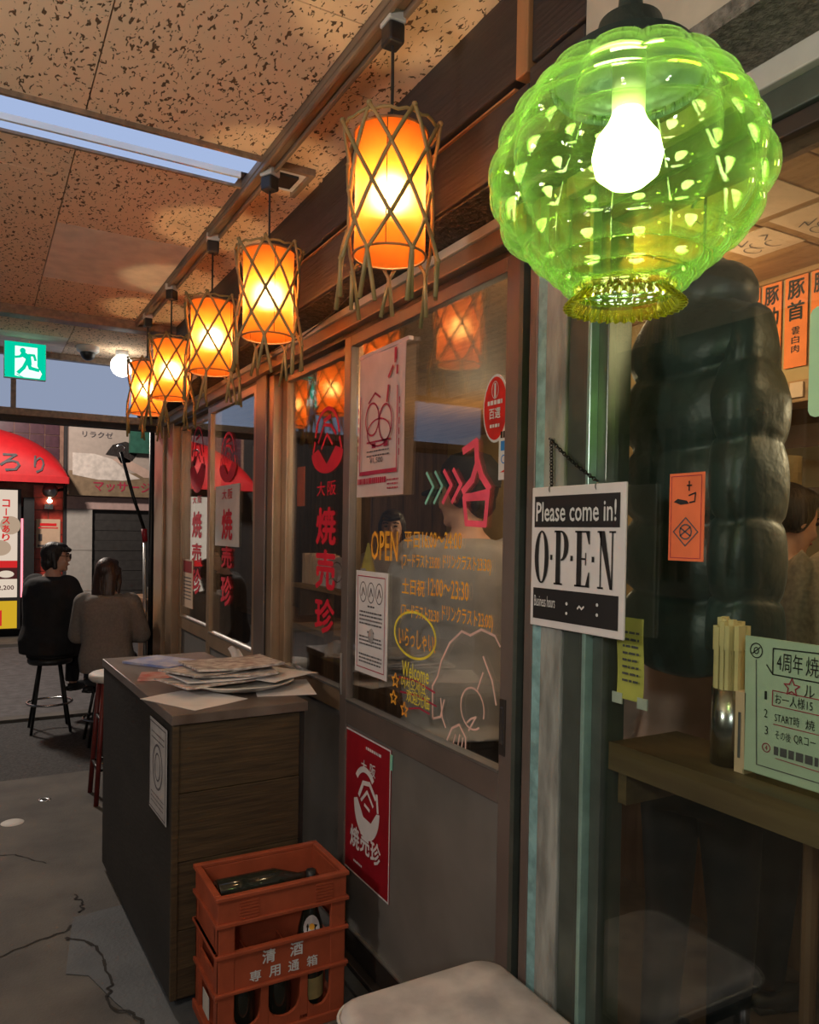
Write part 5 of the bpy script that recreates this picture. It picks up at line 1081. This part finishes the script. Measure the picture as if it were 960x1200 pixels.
for yc, m_, lbx in ((1.650, 'mint_card', 'small green card on the bulkhead ledge'), (1.525, 'paper_cream', 'small cream card on the bulkhead ledge')):
    obj('ledge_card', B(1.013, 1.019, yc - .022, yc + .022, 2.045, 2.092), m_, None, label=lbx, cat='card')
obj('ledge_disc', MB().prism([(.024 * math.cos(2 * PI * k / 20), .024 * math.sin(2 * PI * k / 20)) for k in range(20)], (1.019, 1.588, 2.068), (0, -1, 0), (0, 0, 1), (-1, 0, 0), .006), 'paper_white', None, label='round white tag on the bulkhead ledge', cat='tag')

# ---- kitchen beyond the counter
kc = thing('kitchen_counter', (1.6, 1.5, 0.03), 'wooden kitchen counter inside the restaurant', 'counter')
obj('front', B(1.40, 1.45, -0.5, 3.6, .03, 1.02), 'room_plank', kc); obj('top', B(1.36, 1.75, -0.5, 3.6, 1.02, 1.06), 'room_wood', kc, bev=.004)
ks = thing('kitchen_shelf', (1.7, 1.8, 1.8), 'steel kitchen shelf above the counter', 'shelf')
obj('board', B(1.55, 1.85, 0.6, 2.6, 1.775, 1.80), 'steel', ks); obj('upright', B(1.66, 1.70, 2.52, 2.56, 1.06, 2.5), 'steel', ks); obj('upright', B(1.66, 1.70, 0.62, 0.66, 1.06, 2.5), 'steel', ks); obj('upper_board', B(1.6, 1.85, 0.6, 1.80, 2.00, 2.02), 'steel', ks)
for k in range(4): obj('bamboo_steamer', MB().lathe([(0, 0), (.09, 0), (.09, .034), (.086, .034), (.086, .006), (0, .006)], 24, (1.66, 2.04, 1.8005 + k * .0345)), 'chopstick', None, label=('lowest', 'second', 'third', 'topmost')[k] + ' bamboo steamer of the stack on the kitchen shelf', cat='steamer', group='steamers on the kitchen shelf')
obj('shelf_label', B(1.535, 1.545, 1.88, 2.10, 1.70, 1.775), 'paper_cream', None, label='cream label card hung on the kitchen shelf edge', cat='card')
obj('steel_pot', MB().lathe([(0, 0), (.09, 0), (.095, .01), (.095, .13), (.1, .135), (.09, .13), (.09, .01), (0, .01)], 24, (1.70, 1.62, 1.8005)), 'steel', None, smooth=True, label='steel pot on the kitchen shelf', cat='pot')
hd_ = thing('range_hood', (2.2, 1.6, 1.9), 'steel range hood on the kitchen wall', 'hood')
obj('canopy', MB().loft([[(1.9, .9, 2.0), (2.6, .9, 2.0), (2.6, 2.4, 2.0), (1.9, 2.4, 2.0)], [(1.9, .9, 2.1), (2.6, .9, 2.1), (2.6, 2.4, 2.1), (1.9, 2.4, 2.1)], [(2.2, 1.2, 2.46), (2.6, 1.2, 2.46), (2.6, 2.1, 2.46), (2.2, 2.1, 2.46)]]), 'steel', hd_)
# shelf behind the second door
s2 = thing('menu_shelf', (0.2, 3.1, 1.3), 'narrow wooden shelf behind the door with the red shop name', 'shelf')
obj('board', B(0.11, 0.30, 2.88, 3.52, 1.335, 1.355), 'room_wood', s2); obj('bracket', B(0.13, 0.28, 2.89, 2.91, 1.2, 1.335), 'room_plank', s2); obj('bracket', B(0.13, 0.28, 3.46, 3.48, 1.2, 1.335), 'room_plank', s2); obj('back_post', B(0.27, 0.30, 3.45, 3.50, 0.03, 1.335), 'room_plank', s2); obj('back_post', B(0.27, 0.30, 2.90, 2.95, 0.03, 1.335), 'room_plank', s2)
bx2 = thing('menu_folder', (0.2, 3.1, 1.355), 'white menu folder with line drawing on the narrow shelf', 'menu')
obj('cover', B(0.15, 0.165, 3.02, 3.28, 1.3555, 1.49), 'paper_white', bx2); obj('drawing', MB().ring(.1, .07, .05, .04, .004, .004, xplane(0.149, 3.28, 1.3555)).ring(.2, .07, .06, .045, .004, .004, xplane(0.149, 3.28, 1.3555)), 'ink_grey', bx2)
for k in range(4): obj('paper_booklet', B(0.14, 0.26, 3.30 + k * .045, 3.33 + k * .045, 1.3555, 1.49 + .008 * (k % 2)), 'paper_cream', None, label='cream booklet standing in the row on the narrow shelf', cat='booklet', group='booklets on the narrow shelf')
obj('leaflet_stack', B(0.14, 0.20, 2.90, 3.0, 1.3555, 1.45), 'paper_white', None, label='white leaflet block at the near end of the narrow shelf', cat='leaflet')
obj('paper_cone', MB().lathe([(.05, 0), (.004, .2)], 16, (0.250, 2.98, 1.3555)), 'yellow_paper', None, smooth=True, label='yellow paper cone on the narrow shelf', cat='cone')
obj('pale_poster', B(0.062, 0.064, 3.815, 4.005, 1.655, 2.05), 'pale_green_board', None, label='pale green poster behind the third door glass', cat='poster')
ct = thing('dining_counter', (0.7, 3.6, 0.03), 'dark dining counter behind the sliding doors', 'counter')
obj('top', B(0.55, 0.92, 3.0, 5.9, 0.98, 1.02), 'room_wood', ct, bev=.004); obj('front', B(0.60, 0.64, 3.02, 5.88, .03, .98), 'room_plank', ct)
for k, (yy, lbx) in enumerate(((3.3, 'dark soy bottle on the dining counter behind the second door'), (4.1, 'dark sauce bottle on the dining counter behind the third door'))):
    obj('sauce_bottle', MB().lathe([(0, 0), (.03, 0), (.03, .12), (.012, .17), (.012, .2), (0, .2)], 14, (0.68, yy, 1.0205)), 'bottle_dark', None, smooth=True, label=lbx, cat='bottle')

# ================================================================== people
def Rz(a): return Matrix.Rotation(a, 4, 'Z')
def ring_at(z, rx, ry, yo=0, xo=0, n=20): return [(xo + rx * math.copysign(abs(math.cos(2 * PI * k / n)) ** .85, math.cos(2 * PI * k / n)), yo + ry * math.copysign(abs(math.sin(2 * PI * k / n)) ** .85, math.sin(2 * PI * k / n)), z) for k in range(n)]
def add_hand(mb, wr, el, side, s):
    d = (Vector(wr) - Vector(el)).normalized(); lat = d.cross(Vector((0, 0, 1)));  lat = (lat if lat.length > .3 else Vector((0, 1, 0))).normalized(); nrm = d.cross(lat).normalized()
    W = Vector(wr)
    def ringp(t, a, b): c = W + d * t; return [c + lat * a * math.cos(2 * PI * k / 10) + nrm * b * math.sin(2 * PI * k / 10) for k in range(10)]
    mb.loft([ringp(-.01, .024, .02), ringp(.03, .036, .016), ringp(.085, .040, .013)])
    for k, ln in enumerate((.062, .075, .070, .055)):
        o = W + d * .080 + lat * (-.030 + k * .020); m1 = o + d * ln * .5 - nrm * .006; e = m1 + d * ln * .42 - nrm * .020
        mb.tube([o, m1, e], [.0095, .0088, .0075], 8)
    o = W + d * .025 - lat * .030; mb.tube([o, o + d * .03 - lat * .022, o + d * .062 - lat * .026], [.012, .0105, .008], 8)
def person(label, loc, rz, s=1.0, sit=None, head_yaw=0.0, head_pitch=0.0, lean=0.0, arms=None, top='shirt_grey', top_name='shirt', hem=.88, sleeve=.95, bottom='jeans', hairm='hair', hair='short', cap=False, glasses=False, bulk=.016, hem_flare=.0, voxel=.0085, shoes='black_plastic'):
    P = thing('person', loc, label, 'person', rz=rz, local=True)
    zp = .90 if sit is None else sit / s + .085
    dz = zp - .90
    tr_ = lambda x, y, z: (x * s, (y + lean * max(0, z - .90)) * s, (z + dz) * s)
    body = MB()
    secs = [(.84, .15, .105, 0), (.95, .165, .115, 0), (1.06, .142, .10, .005), (1.18, .15, .108, .008), (1.30, .172, .112, .005), (1.385, .170, .095, 0), (1.43, .105, .075, -.005), (1.475, .058, .058, .0)]
    def torso(off, zmin): return [[tr_(*p) for p in ring_at(z, rx + off, ry + off, yo)] for z, rx, ry, yo in secs if z >= zmin]
    body.loft(torso(0, 0)); body.tube([tr_(0, -.005, 1.42), tr_(0, .0, 1.49), tr_(0, .015, 1.56)], [.060 * s, .053 * s, .055 * s], 14)
    arms = arms or [((-.225, -.03, 1.13), (-.235, .06, .88)), ((.225, -.03, 1.13), (.235, .06, .88))]
    J = []
    for sd, (el, wr) in zip((-1, 1), arms):
        sh_, E_, W_2 = tr_(sd * .165, -.005, 1.375), tr_(*el), tr_(*wr); J.append((sh_, E_, W_2))
        body.tube([sh_, E_], [.050 * s, .040 * s], 12); body.ell(sh_, .052 * s, .052 * s, .052 * s); body.ell(E_, .041 * s, .041 * s, .041 * s); body.tube([E_, W_2], [.040 * s, .026 * s], 12); add_hand(body, W_2, E_, sd, s)
    legs = []
    for sd in (-1, 1):
        hp_ = tr_(sd * .09, 0, .88)
        if sit is None: k_, a_ = tr_(sd * .10, .02, .48 - dz), tr_(sd * .105, -.02, .075 - dz)
        else:
            k_ = (sd * .11 * s, .40 * s, (zp - .02) * s); a_ = (sd * .10 * s, .36 * s, max(.30, (zp - .46)) * s)
        legs.append((hp_, k_, a_)); body.tube([hp_, k_], [.082 * s, .055 * s], 14); body.ell(k_, .056 * s, .056 * s, .056 * s); body.tube([k_, a_], [.054 * s, .036 * s], 12)
        f_ = Vector(a_) + Vector((0, .06, -.04)) * s; body.ell(f_, .042 * s, .12 * s, .035 * s)
    H = Matrix.Translation(tr_(0, .02, 1.60)) @ Rz(head_yaw) @ Matrix.Rotation(head_pitch, 4, 'X') @ Matrix.Scale(s, 4)
    hd2 = MB(); hd2.ell((0, -.005, .02), .076, .094, .098, 18, 12).ell((0, .022, -.045), .060, .066, .070, 16, 10).ell((0, .062, -.088), .028, .026, .022).ell((0, .096, -.012), .0125, .018, .020, 8, 6).tube([(0, .090, .035), (0, .100, .002)], [.009, .011], 8)
    for sd in (-1, 1): hd2.ell((sd * .077, -.008, -.005), .010, .020, .030, 8, 6).ell((sd * .040, .066, -.030), .024, .018, .022, 8, 6)
    hd2.ell((0, .080, -.052), .024, .014, .011, 10, 6); hd2.move(H); body.add(hd2.V, hd2.F)
    obj('body', body, 'skin', P, smooth=True, remesh=voxel, soft=2)
    for sd in (-1, 1): obj('eye', MB().ell((sd * .032, .083, .014), .013, .006, .0065, 10, 6).move(H), 'eye', P, smooth=True); obj('eyebrow', MB().tube([(sd * .016, .092, .033), (sd * .034, .090, .038), (sd * .052, .076, .033)], .004, 5).move(H), hairm, P)
    obj('lips', MB().ell((0, .0935, -.053), .021, .006, .0065, 10, 6).move(H), 'lips', P, smooth=True)
    # clothing
    cl = MB(); rows = torso(bulk, hem if sit is None else max(hem, .84))
    if hem_flare or (sit is None and hem < .84): rows = [[tr_(*p) for p in ring_at(hem, .175 + bulk + hem_flare, .125 + bulk + hem_flare, 0)]] + rows
    cl.loft(rows[:-1] + [[tr_(*p) for p in ring_at(1.455, .072, .070)]])
    for (sh_, E_, W_2) in J:
        We = Vector(E_).lerp(Vector(W_2), sleeve)
        cl.tube([sh_, E_], [(.060 + bulk * .6) * s, (.050 + bulk * .5) * s], 14); cl.ell(sh_, (.062 + bulk * .6) * s, (.060 + bulk * .6) * s, (.058 + bulk * .6) * s); cl.ell(E_, (.050 + bulk * .5) * s, (.05 + bulk * .5) * s, (.05 + bulk * .5) * s); cl.tube([E_, We], [(.050 + bulk * .5) * s, (.037 + bulk * .5) * s], 14)
    obj(top_name, cl, top, P, smooth=True, remesh=.012, soft=4)
    bt = MB()
    for hp_, k_, a_ in legs: bt.tube([hp_, k_], [.098 * s, .070 * s], 14); bt.ell(k_, .071 * s, .071 * s, .071 * s); bt.tube([k_, a_], [.070 * s, .055 * s], 14)
    bt.loft([[tr_(*p) for p in ring_at(z, rx, ry)] for z, rx, ry in ((.80, .165, .115), (.90, .178, .128), (1.0, .165, .118))])
    obj('trousers', bt, bottom, P, smooth=True, remesh=.014, soft=3)
    for hp_, k_, a_ in legs: f_ = Vector(a_) + Vector((0, .06, -.045)) * s; obj('shoe', MB().ell(f_, .050 * s, .135 * s, .042 * s).box(f_.x - .04 * s, f_.x + .04 * s, f_.y - .11 * s, f_.y + .10 * s, f_.z - .028 * s, f_.z - .01 * s), shoes, P, smooth=True)
    hr = MB(); hr.ell((0, -.022, .035), .088, .098, .098, 18, 12).ell((0, .012, .085), .070, .078, .042, 14, 8)
    for sd in (-1, 1): hr.ell((sd * .066, -.02, .015), .024, .050, .062, 10, 8)
    if hair == 'short': hr.ell((0, -.062, -.025), .066, .045, .055, 12, 8)
    if hair == 'bob': hr.ell((0, -.050, -.035), .084, .066, .085, 14, 8).tube([(-.07, -.01, .04), (-.082, .0, -.09)], [.024, .018], 10).tube([(.07, -.01, .04), (.082, .0, -.09)], [.024, .018], 10).tube([(-.06, .075, .075), (0, .098, .062), (.06, .075, .07)], [.018, .02, .018], 8)
    if hair == 'long': hr.loft([[(x, y, z) for x, y, z in ring_at(zq, rx, ry, yo)] for zq, rx, ry, yo in ((-.36, .050, .022, -.085), (-.27, .085, .035, -.090), (-.14, .094, .045, -.078), (-.02, .092, .060, -.050), (.05, .085, .075, -.025))]).tube([(.068, .03, .05), (.080, .02, -.06), (.082, -.03, -.22)], [.02, .022, .014], 10).tube([(-.068, .03, .05), (-.080, .02, -.06), (-.082, -.03, -.22)], [.02, .022, .014], 10)
    hr.move(H); obj('hair', hr, hairm, P, smooth=True, remesh=.008, soft=2)
    if cap:
        cp = MB(); cp.lathe([(.100, .028), (.104, .06), (.094, .105), (.066, .138), (.03, .150), (0, .152)], 28, (0, -.014, 0)); cp.V = [(x * .92, y * 1.08, z) for x, y, z in cp.V]; cp.move(H)
        c_ = obj('cap', cp, 'black_cloth', P, smooth=True)
        br = MB(); poly = [(.086 * math.sin(a), .060 + .115 * math.cos(a)) for a in [(-1.35 + 2.7 * k / 14) for k in range(15)]]; br.prism(poly, (0, 0, .030), (1, 0, 0), (0, .985, -.17), (0, 0, 1), .006); br.move(H); obj('cap_brim', br, 'black_cloth', c_)
    if glasses:
        g = MB()
        for sd in (-1, 1): g.tube([(sd * .035 + .025 * math.cos(t), .106, .012 + .020 * math.sin(t)) for t in [2 * PI * k / 16 for k in range(17)]], .0028, 5, False).tube([(sd * .060, .104, .016), (sd * .080, .03, .018), (sd * .080, -.02, .010)], .0024, 5)
        g.tube([(-.011, .108, .014), (.011, .108, .014)], .0026, 5).move(H); obj('glasses', g, 'black_plastic', P, smooth=True)
    return P
def face(dx, dy): return math.atan2(-dx, dy)
person('man in a black cap and pale shirt standing with his back to the door glass', (0.345, 2.36, .03), face(.30, .95), 1.07, head_yaw=.75, top='shirt_grey', hem=.80, bulk=.055, hem_flare=.02, cap=True, arms=[((-.26, .02, 1.12), (-.20, .22, .98)), ((.26, .02, 1.12), (.20, .22, .98))], sleeve=.9)
person('woman with dark hair standing deep inside the dining room', (1.20, 4.55, .03), face(-.55, -.83), 1.0, top='white_cloth', hairm='hair', hair='bob')
person('dark-haired person in black facing away at the kitchen counter', (1.15, 1.735, .03), face(.93, -.30), 1.02, head_pitch=-.25, top='black_cloth', hairm='hair', bulk=.03, lean=.12, arms=[((-.24, .10, 1.14), (-.16, .32, 1.10)), ((.24, .10, 1.14), (.16, .32, 1.10))])
person('person in a rose grey shirt standing behind the padded coat', (0.63, 1.54, .03), face(.95, .25), .98, top='shirt_rose', hem=.90, bulk=.035, hem_flare=.01)
person('seated woman in a black coat and glasses turning toward the shop front', (-0.725, 6.78, 0), face(.75, .60), 1.0, sit=.57, head_yaw=-.85, top='black_cloth', top_name='coat', hem=.84, bulk=.065, bottom='black_cloth', hair='bob', glasses=True, lean=.10, arms=[((-.27, .08, 1.13), (-.14, .30, 1.12)), ((.27, .08, 1.13), (.14, .30, 1.12))])
person('seated woman with long brown hair in a grey cardigan, back to the camera', (-0.35, 6.22, 0), face(.30, .95), .97, sit=.49, head_yaw=-.35, top='cardigan', top_name='cardigan', hem=.84, bulk=.045, bottom='jeans', hairm='hair_brown', hair='long', lean=.04, arms=[((-.23, .06, 1.12), (-.12, .28, 1.08)), ((.25, .06, 1.12), (.16, .28, 1.08))])
cd = thing('coat_stand', (0.5, 1.12, 0.03), 'dark post stand that carries the brown coat inside the window', 'stand')
obj('post', MB().tube([(0.52, 1.12, .035), (0.52, 1.12, 1.50)], .018, 10), 'room_plank', cd); obj('base', MB().lathe([(.15, 0), (.15, .02), (.02, .04)], 20, (0.52, 1.12, .032)), 'room_plank', cd); obj('peg', MB().tube([(0.46, 1.12, 1.49), (0.58, 1.12, 1.49)], .012, 8), 'room_plank', cd)
dc = MB(); rk = random.Random(6)
rr = []
for i in range(15):
    t = i / 14; z = 1.565 - t * .50; k_ = math.sin(min(1, t * 3.2) * PI / 2)
    rr.append([(0.52 + (.05 + .07 * k_) * (1 + .10 * math.sin(5 * a + t * 2) + .06 * math.sin(9 * a)) * math.cos(a), 1.12 + (.03 + .125 * k_) * (1 + .10 * math.sin(6 * a + 1 + t) + .05 * math.sin(11 * a)) * math.sin(a), z + .012 * math.sin(3 * a)) for a in [2 * PI * j / 48 for j in range(48)]])
obj('draped_coat', dc.loft(rr), 'coat_brown', None, smooth=True, label='brown herringbone coat draped on the stand inside the window', cat='coat')

# ---- bar stools of the two women and the red stool behind the desk
def bar_stool(loc, h, label, seatm, legm, r=.165):
    t = thing('bar_stool', loc, label, 'stool', 'bar stools at the standing counter', local=True)
    obj('seat', MB().lathe([(0, h - .05), (r - .01, h - .05), (r, h - .035), (r, h - .012), (r - .02, h), (0, h)], 28), seatm, t, smooth=True)
    for k in range(4):
        a = PI / 4 + k * PI / 2; obj('leg', MB().tube([(.10 * math.cos(a), .10 * math.sin(a), h - .05), (.20 * math.cos(a), .20 * math.sin(a), 0)], .011, 8), legm, t, smooth=True)
    obj('foot_ring', MB().tube([(.165 * math.cos(2 * PI * k / 28), .165 * math.sin(2 * PI * k / 28), h * .38) for k in range(29)], .009, 8, False), 'steel', t, smooth=True)
    return t
bar_stool((-0.70, 6.76, -.015), .585, 'black bar stool under the woman in the black coat', 'black_plastic', 'black_metal')
bar_stool((-0.35, 6.20, -.015), .495, 'bar stool under the woman in the grey cardigan', 'black_plastic', 'black_metal')
rs_ = thing('red_stool', (-0.475, 4.86, 0), 'red framed stool with grey seat half hidden behind the desk', 'stool', local=True)
obj('seat', MB().lathe([(0, .70), (.15, .70), (.165, .715), (.165, .735), (.15, .745), (0, .745)], 24), 'ivory', rs_, smooth=True)
for k in range(4): a = PI / 4 + k * PI / 2; obj('leg', MB().tube([(.13 * math.cos(a), .13 * math.sin(a), .70), (.19 * math.cos(a), .19 * math.sin(a), 0)], .014, 8), 'dark_red', rs_, smooth=True)
for z in (.2, .48):
    for k in range(4):
        a, b_ = PI / 4 + k * PI / 2, 3 * PI / 4 + k * PI / 2; q = .13 + (.70 - z) / .70 * .06
        obj('stretcher', MB().tube([(q * math.cos(a), q * math.sin(a), z), (q * math.cos(b_), q * math.sin(b_), z)], .009, 8), 'black_metal', rs_, smooth=True)
